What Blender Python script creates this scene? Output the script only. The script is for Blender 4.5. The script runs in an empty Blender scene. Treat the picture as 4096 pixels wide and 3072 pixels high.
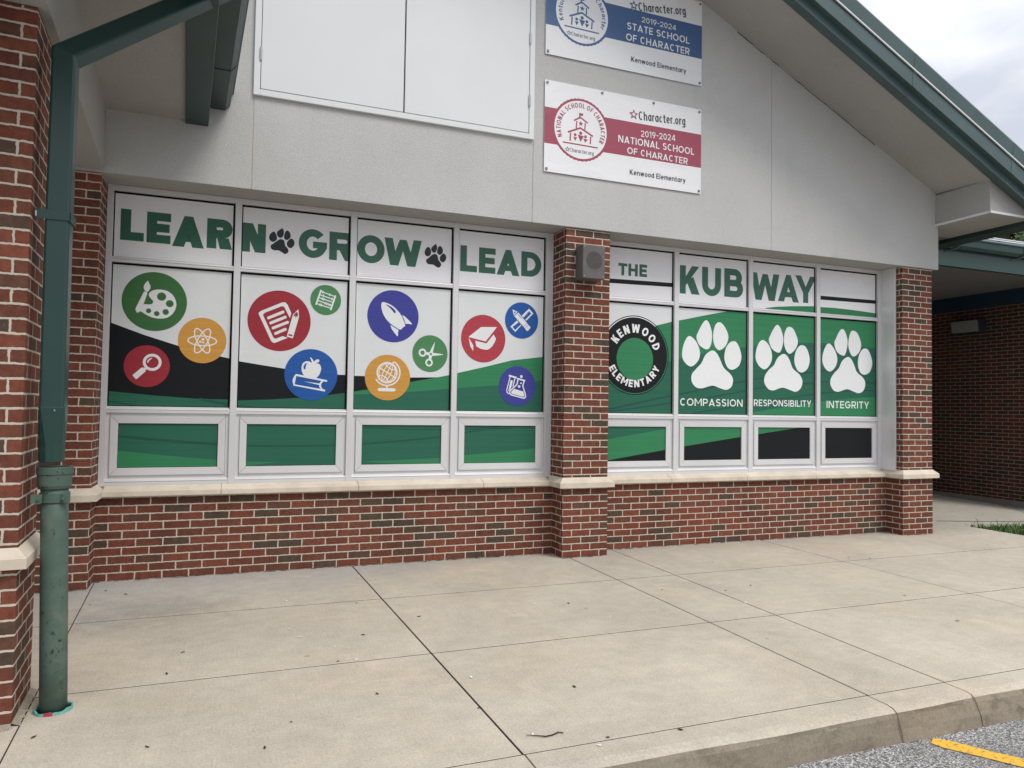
import bpy, bmesh, math, random
from mathutils import Vector, Matrix
from mathutils.geometry import tessellate_polygon
random.seed(7)
SC = bpy.context.scene
COL = SC.collection
R = math.radians

# ------------------------------------------------------------------ camera
cam_d = bpy.data.cameras.new('camera')
cam_d.sensor_width = 36.0
cam_d.lens = 25.376
cam_d.clip_start = 0.05
cam_d.clip_end = 2000
cam = bpy.data.objects.new('camera', cam_d)
COL.objects.link(cam)
cr = Vector((0.93154443, -0.3632808, 0.01587588))
cu = Vector((-0.02697082, -0.02548875, 0.99931121))
cf = Vector((0.36262592, 0.93133098, 0.03354189))
m3 = Matrix((cr, cu, -cf)).transposed()
cam.matrix_world = Matrix.Translation((0.95492, -6.68669, 1.45861)) @ m3.to_4x4()
SC.camera = cam

# ------------------------------------------------------------------ sky
SUN_EL, SUN_AZ = R(52), R(148)       # azimuth clockwise from +y
world = bpy.data.worlds.new('World')
SC.world = world
world.use_nodes = True
wn, wl = world.node_tree.nodes, world.node_tree.links
wn.clear()
w_out = wn.new('ShaderNodeOutputWorld')
w_bg = wn.new('ShaderNodeBackground')
w_bg.inputs['Strength'].default_value = 0.10
w_sky = wn.new('ShaderNodeTexSky')
w_sky.sky_type = 'NISHITA'
w_sky.sun_disc = False
w_sky.sun_elevation = SUN_EL
w_sky.sun_rotation = SUN_AZ
w_tc = wn.new('ShaderNodeTexCoord')
w_map = wn.new('ShaderNodeMapping')
w_map.inputs['Scale'].default_value = (1.0, 1.0, 2.2)
w_map.inputs['Location'].default_value = (0.35, 0.2, 0.1)
w_n = wn.new('ShaderNodeTexNoise')
w_n.inputs['Scale'].default_value = 4.0
w_n.inputs['Detail'].default_value = 7
w_n.inputs['Roughness'].default_value = 0.5
w_n.inputs['Distortion'].default_value = 0.25
w_r = wn.new('ShaderNodeValToRGB')     # cloud brightness
w_r.color_ramp.elements[0].position = 0.40
w_r.color_ramp.elements[0].color = (8.0, 8.4, 9.5, 1)
w_r.color_ramp.elements[1].position = 0.66
w_r.color_ramp.elements[1].color = (12.2, 12.25, 12.5, 1)
w_mix = wn.new('ShaderNodeMix')
w_mix.data_type = 'RGBA'
w_mix.inputs[0].default_value = 0.93   # overcast: nearly all cloud
wl.new(w_tc.outputs['Generated'], w_map.inputs['Vector'])
wl.new(w_map.outputs['Vector'], w_n.inputs['Vector'])
wl.new(w_n.outputs['Fac'], w_r.inputs['Fac'])
wl.new(w_sky.outputs['Color'], w_mix.inputs[6])
w_sep = wn.new('ShaderNodeSeparateXYZ')          # overcast sky: three times brighter overhead than at the horizon
wl.new(w_tc.outputs['Generated'], w_sep.inputs[0])
w_el = wn.new('ShaderNodeMapRange')
w_el.inputs['From Min'].default_value = 0.0
w_el.inputs['From Max'].default_value = 1.0
w_el.inputs['To Min'].default_value = 0.36
w_el.inputs['To Max'].default_value = 1.08
wl.new(w_sep.outputs[2], w_el.inputs['Value'])
w_sc = wn.new('ShaderNodeMix')
w_sc.data_type = 'RGBA'
w_sc.blend_type = 'MULTIPLY'
w_sc.inputs[0].default_value = 1.0
wl.new(w_r.outputs['Color'], w_sc.inputs[6])
wl.new(w_el.outputs[0], w_sc.inputs[7])
wl.new(w_sc.outputs[2], w_mix.inputs[7])
wl.new(w_mix.outputs[2], w_bg.inputs['Color'])
wl.new(w_bg.outputs['Background'], w_out.inputs['Surface'])

sun_d = bpy.data.lights.new('sun', 'SUN')
sun_d.energy = 1.5
sun_d.angle = R(24)
sun_d.color = (1.0, 0.95, 0.88)
sun = bpy.data.objects.new('sun', sun_d)
COL.objects.link(sun)
sv = Vector((math.sin(SUN_AZ)*math.cos(SUN_EL), math.cos(SUN_AZ)*math.cos(SUN_EL), math.sin(SUN_EL)))
sun.rotation_euler = sv.to_track_quat('Z', 'Y').to_euler()

SC.view_settings.view_transform = 'Standard'
SC.view_settings.look = 'None'
SC.view_settings.gamma = 1.0
SC.view_settings.exposure = 0.56

# ------------------------------------------------------------------ materials
def s2l(c):
    return tuple(((v/255)/12.92 if v/255 <= 0.04045 else ((v/255+0.055)/1.055)**2.4) for v in c)

class NT:
    def __init__(self, name):
        self.m = bpy.data.materials.new(name)
        self.m.use_nodes = True
        self.t = self.m.node_tree
        self.b = self.t.nodes['Principled BSDF']
    def n(self, typ, **kw):
        nd = self.t.nodes.new(typ)
        for k, v in kw.items():
            if k.startswith('in_'):
                key = k[3:]
                nd.inputs[int(key) if key.isdigit() else key.replace('_', ' ')].default_value = v
            else:
                setattr(nd, k, v)
        return nd
    def l(self, a, b):
        self.t.links.new(a, b)
    def noise(self, vec, scale, detail=4, rough=0.55, dist=0.0):
        nd = self.n('ShaderNodeTexNoise')
        nd.inputs['Scale'].default_value = scale
        nd.inputs['Detail'].default_value = detail
        nd.inputs['Roughness'].default_value = rough
        nd.inputs['Distortion'].default_value = dist
        self.l(vec, nd.inputs['Vector'])
        return nd.outputs['Fac']
    def ramp(self, fac, stops, interp='LINEAR'):
        nd = self.n('ShaderNodeValToRGB')
        cr_ = nd.color_ramp
        cr_.interpolation = interp
        while len(cr_.elements) < len(stops):
            cr_.elements.new(0.5)
        for e, (p, c) in zip(cr_.elements, stops):
            e.position = p
            e.color = (c[0], c[1], c[2], 1) if hasattr(c, '__len__') else (c, c, c, 1)
        self.l(fac, nd.inputs['Fac'])
        return nd.outputs['Color']
    def mix(self, a, b, fac, mode='MIX'):
        nd = self.n('ShaderNodeMix', data_type='RGBA', blend_type=mode)
        for s, v in ((0, fac), (6, a), (7, b)):
            if hasattr(v, 'is_output'):
                self.l(v, nd.inputs[s])
            elif s == 0:
                nd.inputs[0].default_value = v
            else:
                nd.inputs[s].default_value = (v[0], v[1], v[2], 1)
        return nd.outputs[2]
    def math(self, op, a, b=None, c=None):
        nd = self.n('ShaderNodeMath', operation=op)
        for i, v in enumerate((a, b, c)):
            if v is None: continue
            if hasattr(v, 'is_output'): self.l(v, nd.inputs[i])
            else: nd.inputs[i].default_value = v
        return nd.outputs[0]
    def bump(self, h, strength, dist, prev=None):
        nd = self.n('ShaderNodeBump')
        nd.inputs['Strength'].default_value = strength
        nd.inputs['Distance'].default_value = dist
        self.l(h, nd.inputs['Height'])
        if prev is not None: self.l(prev, nd.inputs['Normal'])
        return nd.outputs['Normal']
    def pos(self):
        return self.n('ShaderNodeNewGeometry').outputs['Position']
    def obj(self):
        return self.n('ShaderNodeTexCoord').outputs['Object']
    def scaled(self, vec, sc):
        nd = self.n('ShaderNodeMapping')
        nd.inputs['Scale'].default_value = sc
        self.l(vec, nd.inputs['Vector'])
        return nd.outputs['Vector']
    def out(self, color=None, rough=None, normal=None, metal=None, spec=None):
        for k, v in (('Base Color', color), ('Roughness', rough), ('Normal', normal), ('Metallic', metal), ('Specular IOR Level', spec)):
            if v is None: continue
            if hasattr(v, 'is_output'): self.l(v, self.b.inputs[k])
            elif k == 'Base Color': self.b.inputs[k].default_value = (v[0], v[1], v[2], 1)
            else: self.b.inputs[k].default_value = v
        return self.m

def simple(name, rgb, rough=0.5, spec=0.4, var=0.0, scale=8.0, bump=0.0, bscale=60.0, bdist=0.002, metal=0.0):
    t = NT(name)
    c = rgb
    p = t.pos()
    if var:
        f = t.noise(p, scale, 5)
        c = t.mix(tuple(v*(1-var) for v in rgb), tuple(min(1, v*(1+var)) for v in rgb), t.ramp(f, [(0.3, 0.0), (0.7, 1.0)]))
    nrm = None
    if bump:
        nrm = t.bump(t.noise(p, bscale, 3), bump, bdist)
    return t.out(c, rough, nrm, metal, spec)

BW, BH = 0.2032, 0.2032/3

def brick_mat(name, u0, local=False, mode='main'):
    t = NT(name)
    if local:
        tc = t.n('ShaderNodeTexCoord')
        P, N = tc.outputs['Object'], tc.outputs['Normal']
    else:
        g = t.n('ShaderNodeNewGeometry')
        P, N = g.outputs['Position'], g.outputs['True Normal']
    ps = t.n('ShaderNodeSeparateXYZ'); t.l(P, ps.inputs[0])
    ns = t.n('ShaderNodeSeparateXYZ'); t.l(N, ns.inputs[0])
    sgn = t.math('MULTIPLY', t.math('GREATER_THAN', t.math('ABSOLUTE', ns.outputs[0]), 0.6), t.math('SIGN', ns.outputs[0]))
    if mode == 'front':
        u = t.math('SUBTRACT', ps.outputs[0], u0)
    elif mode == 'side':
        u = t.math('SUBTRACT', ps.outputs[1], u0)
    else:
        sideu = t.math('MULTIPLY', sgn, t.math('ADD', ps.outputs[1], BW/2))
        u = t.math('ADD', t.math('SUBTRACT', ps.outputs[0], u0), sideu)
    dn = t.n('ShaderNodeTexNoise')
    dn.inputs['Scale'].default_value = 45; dn.inputs['Detail'].default_value = 3
    t.l(P, dn.inputs['Vector'])
    ds = t.n('ShaderNodeSeparateColor'); t.l(dn.outputs['Color'], ds.inputs[0])
    u2 = t.math('MULTIPLY_ADD', t.math('SUBTRACT', ds.outputs[0], 0.5), 0.012, u)
    v2 = t.math('MULTIPLY_ADD', t.math('SUBTRACT', ds.outputs[1], 0.5), 0.010, ps.outputs[2])
    cv = t.n('ShaderNodeCombineXYZ'); t.l(u2, cv.inputs[0]); t.l(v2, cv.inputs[1])
    bt = t.n('ShaderNodeTexBrick')
    bt.offset = 0.5; bt.offset_frequency = 2; bt.squash = 1.0
    bt.inputs['Scale'].default_value = 1.0
    bt.inputs['Brick Width'].default_value = BW
    bt.inputs['Row Height'].default_value = BH
    bt.inputs['Mortar Size'].default_value = 0.0060
    bt.inputs['Mortar Smooth'].default_value = 0.22
    bt.inputs['Bias'].default_value = 0.0
    bt.inputs['Color1'].default_value = (0, 0, 0, 1)
    bt.inputs['Color2'].default_value = (1, 1, 1, 1)
    bt.inputs['Mortar'].default_value = (0.5, 0.5, 0.5, 1)
    t.l(cv.outputs[0], bt.inputs['Vector'])
    if mode == 'dark':
        pass
    red = [(0.0, (0.190, 0.060, 0.038)), (0.15, (0.160, 0.055, 0.036)), (0.31, (0.205, 0.069, 0.043)), (0.47, (0.148, 0.056, 0.038)),
           (0.60, (0.175, 0.067, 0.042)), (0.74, (0.100, 0.064, 0.045)), (0.82, (0.130, 0.063, 0.043)), (0.92, (0.086, 0.061, 0.046))]
    if mode == 'side':  # same brick, its colours darkened to stand in for shade beside the canopy
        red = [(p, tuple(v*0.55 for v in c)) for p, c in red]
    col = t.ramp(bt.outputs['Color'], red, 'CONSTANT')
    pn = t.noise(P, 26, 5, 0.6)
    col = t.mix(col, t.ramp(pn, [(0.3, (0.74, 0.74, 0.76)), (0.7, (1.2, 1.17, 1.12))]), 1.0, 'MULTIPLY')
    # weather marks that run down the wall
    wt = t.noise(t.scaled(P, (2.2, 2.2, 0.5)), 1.6, 6, 0.65)
    col = t.mix(col, t.ramp(wt, [(0.35, 1.0), (0.70, 0.72)]), 1.0, 'MULTIPLY')
    sp = t.noise(P, 210, 2, 0.5)
    col = t.mix(col, (0.045, 0.026, 0.022), t.ramp(sp, [(0.64, 0.0), (0.72, 0.75)]))
    col = t.mix(col, (0.42, 0.33, 0.27), t.ramp(t.noise(P, 150, 2), [(0.70, 0.0), (0.76, 0.6)]))
    # smears of mortar left on the brick faces
    sm = t.noise(t.scaled(P, (7, 7, 30)), 1.0, 6, 0.7)
    col = t.mix(col, (0.42, 0.36, 0.29), t.ramp(sm, [(0.68, 0.0), (0.80, 0.55)]))
    mort = t.mix((0.46, 0.405, 0.33), (0.59, 0.525, 0.44), t.noise(P, 30, 5))
    mort = t.mix(mort, (0.30, 0.26, 0.21), t.ramp(t.noise(P, 5, 4), [(0.58, 0.0), (0.78, 0.4)]))
    if mode == 'side':  # dirtier mortar, with the shade beside the canopy put into its colour too
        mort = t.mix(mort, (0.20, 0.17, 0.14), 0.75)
    c = t.mix(col, mort, bt.outputs['Fac'])
    h = t.math('SUBTRACT', 1.0, bt.outputs['Fac'])
    n1 = t.bump(h, 0.9, 0.007)
    n2 = t.bump(t.noise(P, 180, 4, 0.6), 0.35, 0.002, n1)
    return t.out(c, 0.85, n2, 0, 0.2)

def stucco_mat(name, rgb):
    t = NT(name)
    P = t.pos()
    big = t.noise(P, 0.9, 5, 0.6)
    c = t.mix(tuple(v*0.93 for v in rgb), tuple(v*1.05 for v in rgb), t.ramp(big, [(0.3, 0.0), (0.7, 1.0)]))
    st = t.noise(t.scaled(P, (3.0, 3.0, 0.35)), 2.0, 6, 0.6)
    c = t.mix(c, tuple(v*0.82 for v in rgb), t.ramp(st, [(0.58, 0.0), (0.8, 0.45)]))
    c = t.mix(c, tuple(v*0.55 for v in rgb), t.ramp(t.noise(t.scaled(P, (2.0, 2.0, 6.0)), 3.1, 7, 0.75, 0.6), [(0.70, 0.0), (0.78, 0.55)]))
    g = t.noise(P, 95, 5, 0.65, 0.4)
    c = t.mix(c, t.ramp(g, [(0.3, 0.88), (0.7, 1.09)]), 1.0, 'MULTIPLY')
    n = t.bump(g, 0.8, 0.006)
    return t.out(c, 0.9, n, 0, 0.15)

def concrete_mat(name, base, stain=False):
    t = NT(name)
    P = t.pos()
    c = t.mix(tuple(v*0.90 for v in base), tuple(v*1.08 for v in base), t.ramp(t.noise(P, 1.1, 6, 0.6), [(0.32, 0.0), (0.68, 1.0)]))
    c = t.mix(c, (base[0]*0.74, base[1]*0.76, base[2]*0.80), t.ramp(t.noise(P, 0.6, 6, 0.6, 0.8), [(0.50, 0.0), (0.72, 0.6)]))
    c = t.mix(c, (base[0]*1.03, base[1]*0.96, base[2]*0.87), t.ramp(t.noise(t.scaled(P, (1, 1, 1)), 0.9, 5, 0.6, 0.5), [(0.50, 0.0), (0.72, 0.5)]))
    c = t.mix(c, (base[0]*1.18, base[1]*1.15, base[2]*1.10), t.ramp(t.noise(t.scaled(P, (1.2, 1.5, 1)), 1.6, 7, 0.7, 0.8), [(0.56, 0.0), (0.72, 0.6)]))
    ss = t.n('ShaderNodeSeparateXYZ'); t.l(P, ss.inputs[0])
    # damp dirt washed along the foot of the brickwork, and by the left pier
    wy = t.math('MULTIPLY_ADD', t.noise(P, 2.3, 5), 0.9, ss.outputs[1])
    c = t.mix(c, (base[0]*0.62, base[1]*0.65, base[2]*0.70), t.math('MULTIPLY', t.ramp(wy, [(0.0, 0.0), (0.55, 1.0)]), 0.5))
    dx = t.math('MULTIPLY', t.math('SUBTRACT', ss.outputs[0], 0.45), 0.75)
    dy = t.math('SUBTRACT', ss.outputs[1], -1.0)
    dd = t.math('SQRT', t.math('ADD', t.math('MULTIPLY', dx, dx), t.math('MULTIPLY', dy, dy)))
    blot = t.ramp(t.math('MULTIPLY_ADD', t.math('SUBTRACT', t.noise(P, 4.5, 6, 0.65), 0.5), 1.1, dd), [(0.12, 1.0), (0.48, 0.0)])
    c = t.mix(c, (base[0]*0.40, base[1]*0.42, base[2]*0.46), t.math('MULTIPLY', blot, 0.36))
    gx = t.math('MULTIPLY_ADD', t.noise(P, 0.8, 4), 1.6, t.math('SUBTRACT', t.math('MULTIPLY', ss.outputs[1], 0.55), t.math('MULTIPLY', ss.outputs[0], 0.16)))
    g_ = (base[0]+base[1]+base[2])/3
    c = t.mix(c, (g_*0.93, g_*0.93, g_*0.94), t.math('MULTIPLY', t.ramp(gx, [(0.0, 0.0), (0.9, 1.0)]), 0.75))
    md = t.noise(t.scaled(P, (1.0, 1.25, 1)), 7, 7, 0.72)
    c = t.mix(c, t.ramp(md, [(0.32, 0.90), (0.68, 1.08)]), 1.0, 'MULTIPLY')
    fine = t.noise(P, 85, 5, 0.8)
    c = t.mix(c, t.ramp(fine, [(0.3, 0.76), (0.7, 1.21)]), 1.0, 'MULTIPLY')
    c = t.mix(c, (base[0]*0.35,)*3, t.ramp(t.noise(P, 75, 2), [(0.725, 0.0), (0.76, 0.6)]))
    br = t.noise(t.scaled(P, (140, 3.0, 1)), 1.0, 3, 0.6)
    c = t.mix(c, t.ramp(br, [(0.3, 0.96), (0.7, 1.03)]), 1.0, 'MULTIPLY')
    if stain:
        c = t.mix(c, tuple(v*0.42 for v in base), t.ramp(t.noise(t.scaled(P, (1.0, 1.0, 1.6)), 5.0, 7, 0.72), [(0.50, 0.0), (0.68, 0.85)]))
        c = t.mix(c, tuple(min(1, v*2.0) for v in base), t.ramp(t.noise(t.scaled(P, (1.2, 1, 5)), 4.0, 7, 0.75), [(0.62, 0.0), (0.74, 0.6)]))
    gum = t.n('ShaderNodeTexVoronoi'); gum.inputs['Scale'].default_value = 2.1
    t.l(t.mix(P, t.n('ShaderNodeTexNoise', in_Scale=9.0).outputs['Color'], 0.03), gum.inputs['Vector'])
    c = t.mix(c, tuple(v*0.55 for v in base), t.ramp(gum.outputs['Distance'], [(0.030, 0.65), (0.042, 0.0)]))
    n = t.bump(br, 0.35, 0.003)
    n = t.bump(fine, 0.4, 0.002, n)
    return t.out(c, 0.88, n, 0, 0.2)

def asphalt_mat(name):
    t = NT(name)
    P = t.pos()
    v = t.n('ShaderNodeTexVoronoi'); v.inputs['Scale'].default_value = 135
    t.l(P, v.inputs['Vector'])
    hs = t.n('ShaderNodeSeparateColor'); t.l(v.outputs['Color'], hs.inputs[0])
    c = t.ramp(hs.outputs[0], [(0.0, (0.12, 0.118, 0.115)), (0.35, (0.28, 0.275, 0.27)), (0.7, (0.44, 0.43, 0.42)), (1.0, (0.70, 0.68, 0.66))])
    c = t.mix(c, (0.05, 0.05, 0.05), t.ramp(v.outputs['Distance'], [(0.45, 0.0), (0.75, 0.9)]))
    c = t.mix(c, t.ramp(t.noise(P, 1.7, 5), [(0.3, 0.82), (0.7, 1.1)]), 1.0, 'MULTIPLY')
    c = t.mix(c, (0.10, 0.098, 0.095), t.ramp(t.noise(P, 0.9, 6, 0.65, 0.5), [(0.55, 0.0), (0.75, 0.55)]))
    c = t.mix(c, (0.03, 0.03, 0.03), t.ramp(t.noise(P, 22, 4, 0.6), [(0.70, 0.0), (0.74, 0.8)]))
    n = t.bump(t.math('SUBTRACT', 1.0, v.outputs['Distance']), 0.6, 0.006)
    return t.out(c, 0.85, n, 0, 0.25)

def limestone_mat():
    t = NT('limestone')
    P = t.pos()
    c = t.mix((0.53, 0.46, 0.37), (0.68, 0.61, 0.51), t.ramp(t.noise(P, 5, 6, 0.6), [(0.3, 0.0), (0.7, 1.0)]))
    c = t.mix(c, (0.36, 0.31, 0.25), t.ramp(t.noise(t.scaled(P, (3, 3, 14)), 1.5, 6, 0.7), [(0.60, 0.0), (0.80, 0.5)]))
    n = t.bump(t.noise(P, 120, 4), 0.3, 0.002)
    return t.out(c, 0.8, n, 0, 0.2)

def alum_mat(name, rgb, metal=0.35):
    t = NT(name)
    P = t.pos()
    c = t.mix(tuple(v*0.93 for v in rgb), rgb, t.ramp(t.noise(P, 1.3, 4), [(0.35, 0.0), (0.65, 1.0)]))
    g = t.noise(t.scaled(P, (30, 30, 400)), 1.0, 2)
    n = t.bump(g, 0.05, 0.001)
    return t.out(c, 0.38, n, metal, 0.5)

def paint_mat(name, rgb, rough=0.42, wear=0.0):
    t = NT(name)
    P = t.pos()
    c = t.mix(tuple(v*0.86 for v in rgb), tuple(v*1.12 for v in rgb), t.ramp(t.noise(P, 2.2, 5), [(0.3, 0.0), (0.7, 1.0)]))
    if wear:
        c = t.mix(c, (0.12, 0.16, 0.125), t.ramp(t.noise(P, 9, 6, 0.65), [(0.48, 0.0), (0.72, 0.5)]))
        c = t.mix(c, (0.30, 0.27, 0.17), t.ramp(t.noise(P, 5, 5, 0.6), [(0.58, 0.0), (0.78, 0.35)]))
        chip = t.math('MULTIPLY', t.ramp(t.noise(t.scaled(P, (1, 1, 0.7)), 62, 4, 0.65), [(0.595, 0.0), (0.62, 1.0)]), t.ramp(t.noise(P, 7.5, 3), [(0.50, 0.0), (0.60, 1.0)]))
        c = t.mix(c, (0.022, 0.018, 0.016), chip)
    else:
        c = t.mix(c, tuple(min(1, v*1.6+0.03) for v in rgb), t.ramp(t.noise(t.scaled(P, (9, 9, 2)), 2.0, 6, 0.7), [(0.63, 0.0), (0.82, 0.35)]))
    n = t.bump(t.noise(P, 5, 3), 0.12, 0.004)
    return t.out(c, rough, n, 0, 0.5)

def film_mat(name, rgb, rough=0.42, tex=0.25, spec=0.35, wav=0.0, band=0.0):
    t = NT(name)
    P = t.pos()
    c = t.mix(tuple(v*0.95 for v in rgb), tuple(min(1, v*1.04) for v in rgb), t.noise(P, 1.5, 3))
    f = t.noise(t.scaled(P, (1, 1, 3.0)), 110, 3, 0.6)
    c = t.mix(c, t.ramp(f, [(0.3, 0.94), (0.7, 1.05)]), 1.0, 'MULTIPLY')
    if band:
        hb = t.noise(t.scaled(P, (0.35, 0.35, 46)), 1.0, 3, 0.6)
        c = t.mix(c, t.ramp(hb, [(0.35, 1-band), (0.65, 1+band)]), 1.0, 'MULTIPLY')
    n = t.bump(f, tex, 0.0015)
    if wav:
        n = t.bump(t.noise(t.scaled(P, (1.0, 1.0, 1.3)), 2.2, 2, 0.4, 0.8), 1.0, wav, n)
    return t.out(c, rough, n, 0, spec)

M = {}
M['brick_wall'] = brick_mat('brick_wall', -0.046)
M['brick_mid'] = brick_mat('brick_mid', 4.013-BW/2)
M['brick_right'] = brick_mat('brick_right', 8.55-BW/2)
M['brick_left'] = brick_mat('brick_left', -0.04-BW/2)
M['brick_column'] = brick_mat('brick_column', 0.0, local=True)
M['brick_shaded'] = brick_mat('brick_shaded', 0.05, mode='side')
M['stucco'] = stucco_mat('stucco', (0.515, 0.515, 0.505))
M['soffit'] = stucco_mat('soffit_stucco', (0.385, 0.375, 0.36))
M['soffit_shaded'] = stucco_mat('soffit_shaded_stucco', (0.21, 0.205, 0.20))  # darker copy of the soffit: shade under canopy and eave is in its colour
M['joint'] = simple('joint_sealant', (0.55, 0.48, 0.40), 0.7)
M['concrete'] = concrete_mat('concrete', (0.485, 0.435, 0.358))
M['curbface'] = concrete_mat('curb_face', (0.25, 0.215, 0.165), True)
M['plinth'] = concrete_mat('plinth_concrete', (0.30, 0.27, 0.21))
M['crack'] = simple('joint_dirt', (0.035, 0.032, 0.035), 0.9)
M['asphalt'] = asphalt_mat('asphalt')
M['lime'] = limestone_mat()
M['alum'] = alum_mat('aluminium', (0.68, 0.68, 0.69), 0.2)
M['gasket'] = simple('black_gasket', (0.008, 0.008, 0.010), 0.8, 0.1)
M['door'] = simple('white_door_paint', (0.68, 0.695, 0.70), 0.45, 0.4, 0.02, 2.0)
M['steel'] = simple('steel', (0.5, 0.5, 0.5), 0.3, 0.5, metal=0.9)
M['green'] = paint_mat('green_paint', (0.015, 0.048, 0.041), 0.30)
M['green_rake'] = paint_mat('green_fascia_paint', (0.066, 0.108, 0.110), 0.36)
M['green_dark'] = paint_mat('dark_green_paint', (0.020, 0.050, 0.046))
M['green_pipe'] = paint_mat('worn_green_paint', (0.058, 0.102, 0.080), 0.6, 1.0)
M['teal'] = simple('teal_plastic', (0.13, 0.38, 0.33), 0.6, 0.3, 0.35, 40)
M['redspot'] = simple('red_paint', (0.36, 0.04, 0.06), 0.6, 0.3, 0.3, 90)
M['dark'] = simple('dark_void', (0.01, 0.01, 0.01), 0.9)
M['speaker'] = simple('grey_metal', (0.115, 0.105, 0.103), 0.5, 0.4, 0.12, 9)
M['navy'] = paint_mat('navy_paint', (0.018, 0.045, 0.075))
M['yellow'] = None
M['lens'] = simple('light_lens', (0.26, 0.27, 0.25), 0.25, 0.5)
M['bronze'] = simple('bronze_housing', (0.03, 0.032, 0.04), 0.4)
M['bannerwhite'] = film_mat('banner_white', (0.78, 0.785, 0.80), 0.45, 0.1, 0.35, 0.010)
M['maroon'] = film_mat('banner_maroon', (0.33, 0.065, 0.105), 0.45, 0.1, 0.35, 0.010)
M['bannerblue'] = film_mat('banner_blue', (0.062, 0.125, 0.27), 0.45, 0.1, 0.35, 0.010)
M['bannergrey'] = film_mat('banner_grey', (0.06, 0.06, 0.07), 0.5, 0.15)
FILM = {
 'white_top': (0.78, 0.78, 0.80), 'white': (0.77, 0.79, 0.80), 'icon': (0.72, 0.74, 0.75), 'white_mid': (0.655, 0.68, 0.69),
 'black': (0.009, 0.0105, 0.012), 'pawblack': (0.016, 0.018, 0.022), 'dgreen': (0.026, 0.125, 0.082), 'lgreen': (0.036, 0.205, 0.090),
 'stripe': (0.020, 0.085, 0.068), 'lettergreen': (0.034, 0.125, 0.080), 'dGreen': (0.050, 0.150, 0.052), 'dGreen2': (0.075, 0.225, 0.095),  # second disc green is the first painted lighter, for better-lit discs further right
 'gold': (0.56, 0.285, 0.060), 'red': (0.31, 0.032, 0.045), 'red2': (0.40, 0.052, 0.070), 'blue': (0.022, 0.095, 0.345), 'purple': (0.052, 0.057, 0.285),  # second red is the first painted lighter, for the better-lit disc at right
 'badgering': (0.045, 0.20, 0.125)}
for k, v in FILM.items():
    big = k in ('white_top', 'lettergreen', 'pawblack')
    M[k] = film_mat('film_'+k, v, 0.32 if big else 0.42, 0.45 if big else 0.2, 0.38 if big else 0.2, 0.012 if big else 0.004, 0.0 if big else (0.010 if max(v) > 0.6 else 0.07))

def yellow_mat():
    t = NT('yellow_line_paint')
    P = t.pos()
    c = t.mix((0.62, 0.36, 0.035), (0.78, 0.47, 0.07), t.noise(P, 14, 4))
    w = t.noise(P, 42, 6, 0.75)
    c = t.mix(c, (0.13, 0.12, 0.11), t.ramp(w, [(0.55, 0.0), (0.61, 1.0)]))
    return t.out(c, 0.8, t.bump(t.noise(P, 90, 3), 0.6, 0.004), 0, 0.2)
M['yellow'] = yellow_mat()

def leaf_mat(name, a, b):
    t = NT(name)
    c = t.mix(a, b, t.noise(t.pos(), 0.9, 4))
    i = t.n('ShaderNodeObjectInfo')
    m = t.out(c, 0.6, None, 0, 0.25)
    return m
M['leaf'] = leaf_mat('tree_leaf', (0.022, 0.050, 0.014), (0.075, 0.125, 0.035))
M['bark'] = simple('bark', (0.07, 0.055, 0.042), 0.9, 0.1, 0.3, 8)
M['grass'] = leaf_mat('grass_blade', (0.035, 0.085, 0.018), (0.11, 0.20, 0.045))
M['soil'] = simple('soil', (0.05, 0.055, 0.025), 0.95, 0.1, 0.4, 9)

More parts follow.
